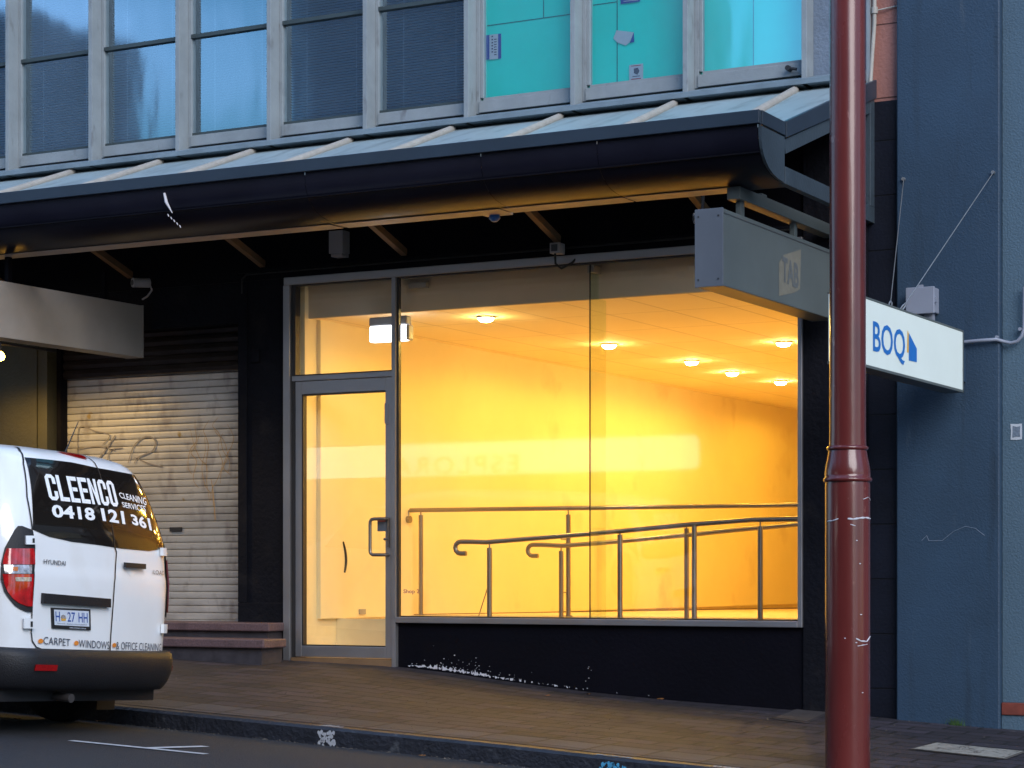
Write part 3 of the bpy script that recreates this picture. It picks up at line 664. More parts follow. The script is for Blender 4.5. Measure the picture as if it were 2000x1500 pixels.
# ------------------------------------------------------------------ hanging signs
def xside(name, X, px, py): pass
sx = -5.767
tb = root('hanging_sign', 'grey boxed sign with a faded lettered patch, hung under the awning beside the red pole', 'sign', (sx-.1, -1.3, 4.15))
za, zb2 = 3.612, 4.150
m = MB(); m.box(sx-.205, sx, -2.45, -.16, za, zb2); part(tb, 'sign_box', m, 'sign_grey', bevel=.006)
m = MB(); m.box(sx-.209, sx+.004, -2.46, -2.449, za-.003, zb2+.003); part(tb, 'end_cap', m, 'sign_cap', bevel=.003)
m = MB()
for zz in (za+.05, zb2-.05):
    for xx in (sx-.18, sx-.03): m.tube([(xx, -2.462, zz), (xx, -2.466, zz)], .006, 8)
parts(tb, 'screw', m, 'black_plastic')
m = MB(); m.box(sx+.0005, sx+.003, -2.44, -.17, zb2-.035, zb2-.028); part(tb, 'face_groove', m, 'sign_edge')
q = [V(a, b, sx) for a, b in [(1521, 513), (1530, 498), (1564, 487), (1562, 565), (1550, 572), (1521, 578)]]
m = MB(); m.add([(sx+.002, y, z) for y, z in q], [tuple(range(len(q)))]); part(tb, 'faded_patch', m, 'ghost_patch')
(y0, z0), (y1, z1) = V(1526.5, 549, sx), V(1559, 511, sx)
m = lettering('TAB', lambda a, b: (sx+.004, y0+(y1-y0)*a, z0+(z1-z0)*b-.02*a), bold=.03)
part(tb, 'faded_lettering', m, 'ghost_letters', fix=False)
hb = [V(1445, 380, -5.80), V(1625, 460, -5.80)]
m = MB(); m.box(sx-.15, sx-.05, -2.02, -.02, 4.285, 4.374); m.box(sx-.12, sx-.08, -1.93, -1.86, 4.151, 4.284); m.box(sx-.12, sx-.08, -.86, -.80, 4.151, 4.284); m.box(sx-.15, sx-.05, -1.6, -1.5, 4.3741, 4.39)
parts(tb, 'hanger_bracket', m, 'sign_grey', bevel=.003)
ls = root('hanging_sign', 'blank dull silver sign box hanging in front of the roller shutter', 'sign', (-12.7, -1.3, 4.14))
m = MB(); m.box(-12.80, -12.60, -2.5, -.14, 3.652, 4.137); part(ls, 'sign_box', m, 'lead_sign', bevel=.004)
m = MB(); m.box(-12.804, -12.596, -.139, -.13, 3.648, 4.141); part(ls, 'end_cap', m, 'lead_sign')
m = MB(); m.box(-12.72, -12.68, -1.9, -1.85, 4.138, 4.40); m.box(-12.72, -12.68, -.6, -.55, 4.138, 4.40); parts(ls, 'hanger_bracket', m, 'dark_paint')
# lit bank sign
bx = -4.716
bs = root('projecting_sign', 'pale lit sign lettered BOQ in blue, on the blue wall beside the red pole', 'sign', (bx-.07, -1.5, 3.45))
bz0, bz1 = 3.012, 3.452
m = MB(); m.box(bx-.14, bx, -2.85, -.28, bz0, bz1); sbx = part(bs, 'sign_face', m, 'boq_white', bevel=.004)
m = MB(); m.box(bx-.146, bx+.004, -2.85, -.27, bz0-.018, bz0-.001); m.box(bx-.146, bx+.004, -2.85, -.27, bz1+.001, bz1+.012); m.box(bx-.146, bx+.004, -.279, -.265, bz0-.018, bz1+.012); part(bs, 'sign_frame', m, 'sign_grey')
(y0, z0), (y1, z1) = V(1704, 691, bx), V(1768, 644, bx); zq0 = 3.0; 
ya, yb = V(1704.5, 0, bx)[0], V(1767, 0, bx)[0]; zt0 = V(1704.5, 626, bx)[1]; zb0 = V(1704.5, 688, bx)[1]
part(bs, 'lettering', lettering('BOQ', lambda a, b: (bx+.003, ya+(yb-ya)*a, zb0-.03+(zt0-zb0+.03)*b), bold=.012, space=1.0), 'boq_blue', fix=False)
tri = [V(a, b, bx) for a, b in [(1774.5, 650), (1790, 681), (1790, 707.5), (1774.5, 704)]]
m = MB(); m.add([(bx+.003, y, z) for y, z in tri], [tuple(range(4))]); part(bs, 'logo_sail', m, 'boq_blue')
tri = [V(a, b, bx) for a, b in [(1772, 645), (1774, 650), (1774, 689), (1771, 688)]]
m = MB(); m.add([(bx+.003, y, z) for y, z in tri], [tuple(range(4))]); part(bs, 'logo_stripe', m, 'boq_gold')
m = MB(); m.box(bx-.10, bx-.04, -.27, -.06, bz0+.08, bz0+.33); part(bs, 'wall_bracket', m, 'blue_render')
for (px, py, sxp, syp) in [(1765, 350, 1738, 596), (1940, 337, 1757, 592)]:
    X, Z = F(px, py, -.07); y, z = V(sxp, syp, bx-.07)
    m = MB(); d = Vector((X, -.07, Z)); e = Vector((bx-.07, y, bz1+.012)); e2 = e+(d-e).normalized()*.12
    m.tube([d, e2], .0035, 6); m.tube([e2, e2+(e-e2)*.3+Vector((.01, 0, 0)), e2+(e-e2)*.8+Vector((.01, 0, 0)), e], .006, 6); m.tube([e2, e2+(e-e2)*.3-Vector((.01, 0, 0)), e2+(e-e2)*.8-Vector((.01, 0, 0)), e], .006, 6)
    m.tube([d+Vector((0, .01, 0)), d-Vector((0, .02, 0))], .014, 8); part(bs, 'stay_wire', m, 'wire')

# ------------------------------------------------------------------ neighbouring buildings
nb = root('neighbouring_building', 'blue rendered building with a paler blue bay and red plinth at the right', 'building', (-4.5, 0, gz(-4.5, 0)))
m = MB(); m.box(-5.308, -4.493, -.062, .4, .1, 9.4); part(nb, 'blue_pier', m, 'blue_render', bevel=.012)
m = MB(); m.box(-4.489, 6, -.0, .4, .64, 9.4); part(nb, 'pale_wall', m, 'pale_blue_render')
m = MB(); m.box(-4.489, 6, -.03, .3, .545, .638); part(nb, 'plinth', m, 'red_plinth', bevel=.005)
m = MB(); m.box(-4.489, 6, -.015, .3, .0, .544); part(nb, 'base_course', m, 'pale_blue_render')
m = MB(); x, z = F(1985, 843, -.005); m.add([(x+a*.045*rr.uniform(.9, 1.05), -.004, z+b*.06) for a, b in [(-1, -1), (0, -1.05), (1, -1), (1, 0), (1, 1), (.2, .96), (-1, 1), (-.97, .1)]], [tuple(range(8))]); part(nb, 'paper_residue', m, 'notice_white')
m = MB(); m.add([(x+a*.03, -.006, z+b*.045) for a, b in [(-1, -1), (.1, -.85), (1, -.9), (.9, 0), (1, .9), (0, .8), (-.9, 1)]], [tuple(range(7))]); part(nb, 'paper_residue', m, 'grey_blue_render')
m = MB()
for pts in [[(1800, 1056), (1810, 1046), (1814, 1056), (1825, 1056), (1840, 1056), (1862, 1038), (1885, 1028), (1905, 1032), (1923, 1046)]]:
    P = [F(a, b, -.064) for a, b in pts]
    for (a, b), (c, d) in zip(P, P[1:]): m.tube([(a, -.0635, b), (c, -.0635, d)], .0022, 4)
part(nb, 'scratch', m, 'grey_blue_render')
bxx = root('junction_box', 'grey electrical box mounted on the blue wall above the lit sign', 'electrical box', (-5.0, -.15, 3.7))
(x0, z0), (x1, z1) = F(1771, 613, -.2), F(1824, 560, -.2)
m = MB(); m.box(x0, x1, -.20, -.064, z0, z1); part(bxx, 'body', m, 'box_blue_grey', bevel=.008)
m = MB(); m.box(x0-.006, x1+.006, -.212, -.19, z0-.008, z1+.004); part(bxx, 'lid', m, 'box_blue_grey', bevel=.006)
m = MB(); m.box((x0+x1)/2-.02, (x0+x1)/2+.02, -.20, -.18, z1+.005, z1+.022); m.box(x1+.007, x1+.02, -.2, -.17, (z0+z1)/2-.02, (z0+z1)/2+.02); m.box(x0+.12, x0+.19, -.15, -.09, z0-.05, z0-.001); parts(bxx, 'clip', m, 'box_blue_grey')
cp = MB(); P = [F(a, b, -.10) for a, b in [(1884, 668), (1915, 665), (1946, 663)]]; pts = [(a, -.10, b) for a, b in P]+[(F(a, b, -.05)[0], -.05, F(a, b, -.05)[1]) for a, b in [(1960, 667), (1975, 670), (1988, 666), (1996, 656), (2000, 640), (2001, 560)]]
cp.tube(pts, .014, 10); cp.tube([(pts[2][0]-.0, -.10, pts[2][2]+.02), (pts[2][0], -.06, pts[2][2]+.02)], .012, 8); x, z = F(1993, 643, -.05); cp.tube([(x, -.07, z), (x, -.0, z)], .014, 8)
solo('conduit', cp, 'box_blue_grey', 'pale bent conduit pipe leading from the lit sign across the blue walls', 'pipe', (-4.4, -.08, 3.3), smooth=50)

# ------------------------------------------------------------------ fittings under the awning
def gadget(name, label, cat, loc, parts, group=None):
    r = root(name, label, cat, loc, group)
    for n_, mm, mt in parts: part(r, n_, mm, mt, bevel=.004)
    return r
(x0, z0), (x1, z1) = F(642, 502, -.12), F(669, 449, -.12)
a_ = MB().box(x0, x1, -.12, -.0, z0+.03, z1); b_ = MB().box(x0+.02, x1-.01, -.115, -.0, z0, z0+.029)
gadget('junction_box', 'tall grey electrical box on the dark wall above the shop door', 'electrical box', (x0+.07, -.06, z0), [('body', a_, 'box_grey'), ('gland', b_, 'box_grey')])
x, z = F(1086, 485, -.14)
a_ = MB().box(x-.045, x+.045, -.17, -.06, z-.045, z+.045); b_ = MB().box(x-.03, x+.03, -.174, -.171, z-.028, z+.03); c_ = MB().tube([(x, -.16, z-.045), (x, -.15, z-.13), (x+.04, -.12, z-.17), (x+.11, -.06, z-.12), (x+.16, -.02, z-.05)], .010)
gadget('camera', 'small square security camera with a looped cable above the shop window', 'camera', (x, -.1, z), [('housing', a_, 'box_grey'), ('lens', b_, 'sign_edge'), ('cable', c_, 'black_rubber'), ('arm', MB().tube([(x, -.06, z), (x, .0, z)], .02), 'black_plastic')])
x, z = F(968, 418, -1.78)
a_ = MB().box(x-.13, x+.10, -1.84, -1.68, z, z+.05); b_ = MB().lathe([(.04, z-.001), (.045, z-.03), (.02, z-.055)], (x-.02, -1.76), 20); c_ = MB().box(x-.05, x+.12, -1.83, -1.70, z-.03, z-.001)
gadget('dome_camera', 'white plate with a dark dome camera hanging under the awning edge', 'camera', (x, -1.76, z), [('mounting_plate', a_, 'box_grey'), ('dome', b_, 'boq_blue')])
x, z = F(264, 553, -.16)
a_ = MB().tube([(x, -.20, z), (x+.08, -.05, z+.01)], .045, 18); b_ = MB().tube([(x-.003, -.206, z), (x-.001, -.2, z)], .026, 18); c_ = MB().tube([(x+.08, -.05, z), (x+.12, -.06, z-.06), (x+.08, -.08, z-.12), (x, -.05, z-.14)], .009)
gadget('camera', 'round bullet security camera with a curled cable above the roller shutter', 'camera', (x, -.1, z), [('housing', a_, 'box_grey'), ('lens', b_, 'sign_edge'), ('cable', c_, 'box_grey')])
x, z = F(1355, 432, -1.6)
a_ = MB().tube([(x, -1.6, z+.02), (x+.07, -1.55, z+.03)], .04, 16)
gadget('camera', 'little pinkish camera peeping out left of the boxed hanging sign', 'camera', (x, -1.6, z), [('housing', a_, 'box_grey'), ('lens', MB().tube([(x-.004, -1.604, z+.02), (x+.001, -1.6, z+.02)], .02, 12), 'sign_edge'), ('arm', MB().tube([(x+.05, -1.56, z+.03), (x+.06, -1.56, 4.45)], .012), 'black_plastic')])
# warm lamp at the far left
lx, ly, lz = -13.75, -.80, 3.66
wl = root('wall_lamp', 'bare warm lamp glowing under the silver sign at the left edge', 'lamp', (lx, ly, lz))
m = MB(); m.lathe([(.005, lz-.045), (.035, lz-.03), (.045, lz), (.03, lz+.03), (.012, lz+.045)], (lx, ly), 20); part(wl, 'bulb', m, lamp('street_bulb', (1, .50, .08), 6), smooth=60)
m = MB(); m.tube([(lx, ly, lz+.045), (lx, ly, lz+.12), (lx, -.02, lz+.12)], .014); part(wl, 'arm', m, 'black_plastic')
ld = bpy.data.lights.new('wall_lamp_light', 'SPOT'); ld.spot_size = rad(165); ld.spot_blend = .5; ld.energy = 24; ld.color = (1, .62, .18); ld.shadow_soft_size = .05
lo = bpy.data.objects.new('wall_lamp_light', ld); COL.objects.link(lo); lo.parent = wl; lo.location = (0, -.08, -.02)

# ------------------------------------------------------------------ steps by the shutter
g = gz(-12.2, -.5)
st = root('stone_steps', 'two worn reddish granite steps below the roller shutter', 'steps', (-12.3, -.3, g))
def sxz(px, py, Y): return F(px, py, Y)
xr1, zt1 = F(525, 1217, -.30); _, zb1 = F(543, 1234, -.30)
m = MB(); m.box(-14.2, xr1, -.30, .24, zb1, zt1); part(st, 'tread', m, 'granite', bevel=.012)
m = MB(); m.box(-14.2, xr1-.04, -.26, .22, .5, zb1-.001); part(st, 'riser', m, 'riser_dark')
xr2, zt2 = F(515, 1249, -.62); _, zb2_ = F(527, 1267, -.62)
m = MB(); m.box(-14.2, xr2, -.62, -.261, zb2_, zt2); part(st, 'tread', m, 'granite', bevel=.012)
m = MB(); m.box(-14.2, xr2-.05, -.58, -.262, .5, zb2_-.001); part(st, 'riser', m, 'riser_dark')

# ------------------------------------------------------------------ red pole
px_, py_ = V(1656, 1000, -4.60)[0], 0
PX, PY = F(1655.5, 1400, -3.27)[0], -3.27
g = gz(PX, PY)
pl = root('street_pole', 'glossy dark red heritage street pole with moulded rings beside the kerb', 'pole', (PX, PY, g))
def pz(py): return F(1655, py, PY)[1]
R1, R2 = .1145, .141
zr1, zr2 = pz(876), pz(936)
m = MB(); m.lathe([(R2, g-.05), (R2, pz(950)), (R2-.004, zr2)], (PX, PY), 64); part(pl, 'lower_shaft', m, 'pole_paint', smooth=50)
m = MB(); m.lathe([(R1*1.02, zr1), (R1, zr1+.1), (R1*.97, 7.6), (.05, 7.62)], (PX, PY), 64); part(pl, 'upper_shaft', m, 'pole_paint', smooth=50)
pf = [(R2-.003, zr2-.02), (.150, zr2-.016), (.154, zr2-.004), (.150, zr2+.006), (.142, zr2+.012), (.143, zr2+.03), (.140, pz(915)), (.132, pz(902)), (.124, pz(890)), (.119, zr1-.014), (.127, zr1-.010), (.131, zr1), (.127, zr1+.010), (.118, zr1+.016)]
m = MB(); m.lathe(pf, (PX, PY), 64); part(pl, 'moulded_collar', m, 'pole_paint', smooth=70)
def on_pole(px, py, rad_=.1415):   # point of the front surface seen there
    fw = CAMD+PY; l = CS*PX+SN*fw; d = -SN*PX+CS*fw; u = ((px-1000)/FPX*d-l); u = max(-rad_*.98, min(rad_*.98, u))
    k = -math.sqrt(rad_**2-u*u)   # toward the camera
    rx, ry = CS, SN; vx, vy = -SN, CS
    X = PX+rx*u+vx*k; Y = PY+ry*u+vy*k; dd = d+k
    return (X, Y, CAMZ+(HORZ-py)/FPX*dd)
m = MB()
for pts, th in [([(1614, 1018), (1622, 1017), (1632, 1013)], .006), ([(1649, 1013), (1660, 1014), (1672, 1012), (1685, 1011), (1699, 1013)], .009), ([(1654, 1024), (1664, 1027)], .004), ([(1665, 1247), (1675, 1252), (1688, 1253), (1697, 1243)], .007), ([(1668, 1262), (1690, 1258)], .004), ([(1680, 975), (1692, 971), (1700, 978)], .003)]:
    for a, b in zip(pts, pts[1:]): m.tube([on_pole(*a), on_pole((a[0]+b[0])/2, (a[1]+b[1])/2), on_pole(*b)], [th*.5, th*.75, th*.4], 5)
for k in range(6):
    a = (rr.uniform(1618, 1696), rr.uniform(960, 1480)); m.tube([on_pole(*a), on_pole(a[0]+rr.uniform(1, 4), a[1])], .003, 4)
part(pl, 'paint_chip', m, 'white_chip')

# ------------------------------------------------------------------ covers, kerb paint, leaves, weed
def flat_on_ground(corners, dz, n=6):
    A, B, C_, D_ = corners
    rows = []
    for i in range(n+1):
        s_ = i/n; p = (A[0]+(B[0]-A[0])*s_, A[1]+(B[1]-A[1])*s_); q = (D_[0]+(C_[0]-D_[0])*s_, D_[1]+(C_[1]-D_[1])*s_)
        rows.append([(p[0]+(q[0]-p[0])*t/n, p[1]+(q[1]-p[1])*t/n, gz(p[0]+(q[0]-p[0])*t/n, p[1]+(q[1]-p[1])*t/n)+dz) for t in range(n+1)])
    return rows
A = G(1784, 1465); B = G(1960, 1484); Cc = G(1999, 1470); Dd = G(1830, 1453)
r = root('service_cover', 'cream concrete service cover with crazed cracks in the footpath at the right', 'cover', (A[0], A[1], gz(*A)))
part(r, 'slab', MB().grid(flat_on_ground((A, B, Cc, Dd), .010)), 'cover_concrete')
def grow(q, s_): 
    cx = sum(p[0] for p in q)/4; cy_ = sum(p[1] for p in q)/4; return [(cx+(p[0]-cx)*s_, cy_+(p[1]-cy_)*s_) for p in q]
part(r, 'frame', MB().grid(flat_on_ground(grow((A, B, Cc, Dd), 1.06), .006)), 'crack')
m = MB(); rr = random.Random(11)
for k in range(34):
    u_, v_ = rr.random(), rr.random(); a_ = rr.uniform(0, 6.28); P = []
    for q in range(5):
        u_ = min(.97, max(.03, u_+.05*math.cos(a_))); v_ = min(.95, max(.05, v_+.12*math.sin(a_))); a_ += rr.uniform(-1.1, 1.1)
        x = A[0]*(1-u_)*(1-v_)+B[0]*u_*(1-v_)+Cc[0]*u_*v_+Dd[0]*(1-u_)*v_; y = A[1]*(1-u_)*(1-v_)+B[1]*u_*(1-v_)+Cc[1]*u_*v_+Dd[1]*(1-u_)*v_; P.append((x, y))
    m.grid(strip_on_road(P, .006, .013))
cr_ = part(r, 'cracks', m, 'crack'); cr_['kind'] = 'stuff'
q = (G(1515, 1404), G(1575, 1412), G(1620, 1392), G(1562, 1386))
r = root('service_cover', 'dull metal service cover in the footpath left of the red pole', 'cover', (q[0][0], q[0][1], gz(*q[0])))
part(r, 'plate', MB().grid(flat_on_ground(q, .010)), 'cover_metal'); part(r, 'frame', MB().grid(flat_on_ground(grow(q, 1.18), .006)), 'paver_edge')
def kerbface(px, py):   # point on the vertical kerb face
    X, z = F(px, py, kys); return X, z
m = MB(); rr = random.Random(4)
def chip_face(m, cx, cz, r_, y, n=8): m.add([(cx+r_*math.cos(6.283*k/n)*rr.uniform(.5, 1.2), y, cz+r_*1.2*math.sin(6.283*k/n)*rr.uniform(.5, 1.2)) for k in range(n)], [tuple(range(n))])
x0, _ = F(640, 1435, kys)
for k in range(70):
    x = x0+rr.choice([-.045, .03])+rr.gauss(0, .016); t = tab(KZ, x); chip_face(m, x, t-rr.uniform(.03, .125), rr.uniform(.006, .014), kys-.003-.0001*(k % 9))
for k in range(50):
    x = x0+rr.uniform(-.08, .10); t = tab(KZ, x); n = 7; y = KY-rr.uniform(.02, .11); r_ = rr.uniform(.006, .018); m.add([(x+r_*math.cos(6.283*q/n)*rr.uniform(.5, 1.2), y+r_*math.sin(6.283*q/n), t+.003+.0001*(k % 9)) for q in range(n)], [tuple(range(n))])
struct('kerb_paint_white', m, 'chalk_white', fix=False)
m = MB(); x0, _ = F(1203, 1490, kys)
for k in range(90):
    x = x0+rr.uniform(-.12, .12); t = tab(KZ, x); chip_face(m, x, t-rr.uniform(.04, .13), rr.uniform(.004, .014), kys-.003-.0001*(k % 9))
for k in range(60):
    x = x0+rr.uniform(-.16, .10); t = tab(KZ, x); n = 7; y = KY-rr.uniform(.075, .11); r_ = rr.uniform(.004, .012); m.add([(x+r_*2*math.cos(6.283*q/n)*rr.uniform(.5, 1.2), y+r_*.6*math.sin(6.283*q/n), t+.003+.0001*(k % 9)) for q in range(n)], [tuple(range(n))])
struct('kerb_paint_cyan', m, 'cyan_paint', fix=False)
m = MB(); ca, cb_ = F(1395, 1490, KY-.05)[0], F(1465, 1500, KY-.05)[0]
mm = lettering('0980', lambda a, b: (ca+(cb_-ca)*a, KY-.10+.07*b, tab(KZ, ca+(cb_-ca)*a)+.003), bold=.02); struct('kerb_number', mm, 'chalk_white', fix=False)
LV = [(1070, 1361, 'pale leaf lying on the pavers below the low wall'), (1290, 1368, 'small ochre leaf lying under the right half of the shop window'), (1573, 1386, 'brown curled leaf on the metal service cover'), (825, 1479, 'orange leaf in the gutter below the kerb at the centre'), (195, 1411, 'rusty leaf on the road behind the van'), (35, 1407, 'brown leaf on the road under the van bumper'), (1150, 1359, 'tiny yellow leaf on the pavers beneath the glass joint')]
for (px, py, lb) in LV:
    X, Y = G(px, py); a = rr.uniform(0, 6.28); s_ = rr.uniform(.025, .04); m = MB(); n = 10
    P = [(X, Y, gz(X, Y)+.012)]+[(X+s_*math.cos(a+6.283*k/n)*(1.5 if k % 5 == 0 else .8), Y+s_*math.sin(a+6.283*k/n)*.7, gz(X, Y)+.008+.012*rr.random()) for k in range(n)]
    m.add(P, [(0, 1+k, 1+(k+1) % n) for k in range(n)]); solo('fallen_leaf', m, 'leaf', lb, 'leaf', (X, Y, gz(X, Y)), 'fallen leaves on the street', fix=False)
m = MB(); X0 = F(1868, 1415, -.07)[0]
gr = MB(); r9 = random.Random(21)
for k in range(900):
    x = r9.uniform(-11.5, -3.5); y = (kys-.004-abs(r9.gauss(0, .10))) if k % 3 else r9.uniform(KY, -.05); s_ = r9.uniform(.002, .007)*(1.6 if k % 17 == 0 else 1); z = gz(x, y)+.005
    gr.add([(x+s_, y, z), (x, y+s_*.8, z), (x-s_, y, z), (x, y-s_*.7, z), (x, y, z+s_)], [(0, 1, 4), (1, 2, 4), (2, 3, 4), (3, 0, 4)])
mat('grit', (.10, .085, .07), .8, var=.6, scale=30)
go = solo('street_grit', gr, 'grit', 'scattered grit and leaf crumbs along the gutter and pavers', 'grit', (-8, -3, gz(-8, -3)), fix=False); go['kind'] = 'stuff'
for k in range(60):
    x = X0+rr.gauss(0, .03); y = -.075-rr.uniform(0, .02); h_ = rr.uniform(.02, .07); dx = rr.uniform(-.03, .03); g = gz(x, y)
    m.add([(x-.003, y, g), (x+.003, y, g), (x+dx, y-.01, g+h_)], [(0, 1, 2)])
solo('weed', m, 'weed', 'small green weed growing at the foot of the blue wall', 'weed', (X0, -.07, gz(X0, -.07)), fix=False)

# ------------------------------------------------------------------ notices stuck in the upper windows
def notice(label, quadpx, Y, bits, cat='notice'):
    P = [F(a, b, Y) for a, b in quadpx]; cx = sum(p[0] for p in P)/len(P); cz = min(p[1] for p in P)
    r = root('notice', label, cat, (cx, Y, cz), 'notices stuck in the upstairs windows')
    m = MB(); n = len(P); m.add([(x, Y, z) for x, z in P]+[(x, Y+.002, z) for x, z in P], [tuple(range(n)), tuple(range(2*n-1, n-1, -1))]+[(i, (i+1) % n, n+(i+1) % n, n+i) for i in range(n)])
    part(r, 'sheet', m, bits[0])
    for nm, q, mt in bits[1:]:
        m = MB()
        for qq in q: m.add([(F(a, b, Y-.001)[0], Y-.0015, F(a, b, Y-.001)[1]) for a, b in qq], [tuple(range(len(qq)))])
        part(r, nm, m, mt, fix=False)
    return r
Yn = .058
rect = lambda a, b, c, d: [(a, b), (c, b-(c-a)*.11), (c, d-(c-a)*.11), (a, d)]
notice('white and blue printed notice on the first teal board', [(948, 69), (979, 65.5), (979, 114), (948, 117)], Yn, ['notice_white', ('blue_band', [rect(948, 69, 956, 117), rect(973, 66, 979, 115)], 'notice_blue'), ('text_block', [rect(960, 70+6*k, 963, 73+6*k) for k in range(6)]+[rect(965, 76+5*k, 970, 78+5*k) for k in range(7)], 'notice_ink')])
notice('crumpled pale sheet with a dark blue corner on the second teal board', [(1198, 75), (1204, 59), (1238, 63), (1230, 82), (1222, 89), (1206, 83)], Yn, ['notice_white', ('blue_corner', [[(1238, 63), (1239, 82), (1230, 84)]], 'notice_blue')])
notice('small grey warning notice low on the second teal board', [(1229, 127), (1256, 124), (1256, 155), (1229, 158)], Yn, ['notice_white', ('symbol', [[(1238, 134), (1246, 132), (1249, 139), (1245, 146), (1238, 143)]], 'notice_ink'), ('warning_line', [rect(1233, 128.5, 1252, 130), rect(1233, 154, 1252, 156)], 'notice_red'), ('text_block', [rect(1235, 149, 1250, 150.5)], 'notice_ink')])
notice('blue notice cut by the top of the view on the second teal board', [(1212, -6), (1250, -11), (1250, 3), (1212, 8)], Yn, ['notice_blue', ('text_block', [rect(1218, 2, 1246, 3.5)], 'notice_white')])
# ------------------------------------------------------------------ delivery van
mat('van_white', (.84, .86, .88), .22, var=.03, scale=1.5, coat=.6, bump=.02, bscale=3)
overlay(MATS['van_white'], (.70, .68, .65), .55, .8, 1.8, (1, 1, .6))
mat('van_glass', (.012, .010, .009), .06, var=.1, coat=.3)
mat('van_seam', (.01, .01, .012), .6)
mat('bumper_plastic', (.009, .009, .012), .55, var=.15, bump=.2, bscale=120)
mat('lens_red', (.34, .003, .005), .08, var=.5, scale=18, coat=1, emit=(.9, .01, .01), estr=.015)
mat('reflector_red', (.30, .006, .008), .2, var=.2, scale=60)
mat('lens_clear', (.40, .36, .36), .1, .3, var=.5, scale=40, coat=1)
mat('lens_orange', (.6, .16, .02), .15)
mat('decal_white', (.85, .88, .92), .5, var=.02)
mat('decal_grey', (.05, .06, .09), .5)
mat('badge', (.12, .11, .11), .3, .6)
mat('plate_white', (.62, .68, .78), .4, var=.06, scale=30)
mat('plate_blue', (.02, .08, .35), .4)
mat('mudflap_brown', (.06, .04, .025), .7)
mat('orange_dot', (.75, .25, .03), .5)
VX, VY = -9.37, -4.78
VG = gz(VX, VY)
SB, SU, SH = Vector((1, 0, -.050)), Vector((0, -1, .045)), Vector((.050, .045, 1))
VO = Vector((VX, VY, VG))
def vp(b, u, h): return VO+SB*b+SU*u+SH*h
#        h     half-width  rear    front
VT = [(.36, .93, -.02, -5.02), (.42, .94, -.01, -5.04), (.50, .95, .0, -5.05), (.75, .957, .0, -5.06), (.95, .958, -.003, -4.98), (1.06, .957, -.008, -4.86), (1.12, .952, -.020, -4.55), (1.22, .945, -.030, -4.30), (1.34, .930, -.045, -4.05),
      (1.48, .895, -.085, -3.80), (1.62, .850, -.135, -3.55), (1.74, .805, -.190, -3.32), (1.82, .765, -.240, -3.15), (1.87, .715, -.300, -2.98), (1.905, .62, -.42, -2.75), (1.925, .42, -.70, -2.4), (1.932, .15, -1.1, -2.0)]
def vt(h):
    if h <= VT[0][0]: return VT[0][1:]
    for i in range(len(VT)-1):
        a, b = VT[i], VT[i+1]
        if h <= b[0]:
            p = VT[max(0, i-1)]; q = VT[min(len(VT)-1, i+2)]; t = (h-a[0])/(b[0]-a[0]); o = []
            for k in (1, 2, 3):
                m0 = (b[k]-p[k])/(b[0]-p[0])*(b[0]-a[0]) if b[0] != p[0] else 0; m1 = (q[k]-a[k])/(q[0]-a[0])*(b[0]-a[0])
                o.append((2*t**3-3*t*t+1)*a[k]+(t**3-2*t*t+t)*m0+(-2*t**3+3*t*t)*b[k]+(t**3-t*t)*m1)
            return tuple(o)
    return VT[-1][1:]
VT = [(h, w_*.972, r_, f_) for h, w_, r_, f_ in VT]
RC = .30
def surf(t, h, off=0.0):
    """t: distance round the plan outline from the middle of the tail (+ toward the street)"""
    w_, xr, xf = vt(h); s = 1 if t >= 0 else -1; a = abs(t); r = min(RC, w_*.6); fl = w_-r; arc = r*math.pi/2
    cb = .045*(w_/.95)
    if a <= fl: u, b, nu, nb_ = a, xr-cb*(a/fl)**2, .10*a/fl, 1
    elif a <= fl+arc:
        q = (a-fl)/r; u, b, nu, nb_ = fl+r*math.sin(q), xr-cb-r+r*math.cos(q), math.sin(q), math.cos(q)
    else: u, b, nu, nb_ = w_, xr-cb-r-(a-fl-arc), 1, 0
    l = math.hypot(nu, nb_)
    return vp(b+off*nb_/l, s*(u+off*nu/l), h)
def vs(px, py, t=0.2, h=1.2):
    """where on the tail a measured point lies"""
    for _ in range(25):
        p = PJ(*surf(t, h)); e = (px-p[0], py-p[1])
        if abs(e[0])+abs(e[1]) < .02: break
        a = PJ(*surf(t+.002, h)); b = PJ(*surf(t, h+.002))
        J = ((a[0]-p[0])/.002, (b[0]-p[0])/.002, (a[1]-p[1])/.002, (b[1]-p[1])/.002); D_ = J[0]*J[3]-J[1]*J[2]
        if abs(D_) < 1e-6: break
        dt = (e[0]*J[3]-J[1]*e[1])/D_; dh = (J[0]*e[1]-J[2]*e[0])/D_
        t += max(-.15, min(.15, dt)); h += max(-.15, min(.15, dh)); h = max(.3, min(1.92, h)); t = max(-1.3, min(1.6, t))
    return t, h
van = root('delivery_van', 'white delivery van parked at the kerb, lettered for a cleaning service on its rear doors', 'van', tuple(VO))
def side_len(h): w_, xr, xf = vt(h); return xr-.045*(w_/.95)-min(RC, w_*.6)-xf
def ring(h, off=0):
    w_, xr, xf = vt(h); r = min(RC, w_*.6); fl = w_-r; arc = r*math.pi/2; end = fl+arc+side_len(h)-r*1.2
    ts = [fl*k/7 for k in range(7)]+[fl+arc*k/8 for k in range(9)]+[fl+arc+(end-fl-arc)*k/12 for k in range(1, 13)]
    right = [surf(t, h, off) for t in ts]; left = [surf(-t, h, off) for t in ts]
    # rounded nose
    nose = []
    for k in range(1, 16):
        q = math.pi*k/16; nose.append(vp(xf+r*1.2-r*1.2*math.sin(q)**.7-.12*math.sin(q)**2, w_*math.cos(q) if abs(math.cos(q)) > .0 else 0, h))
    return right+nose+left[::-1][:-1]
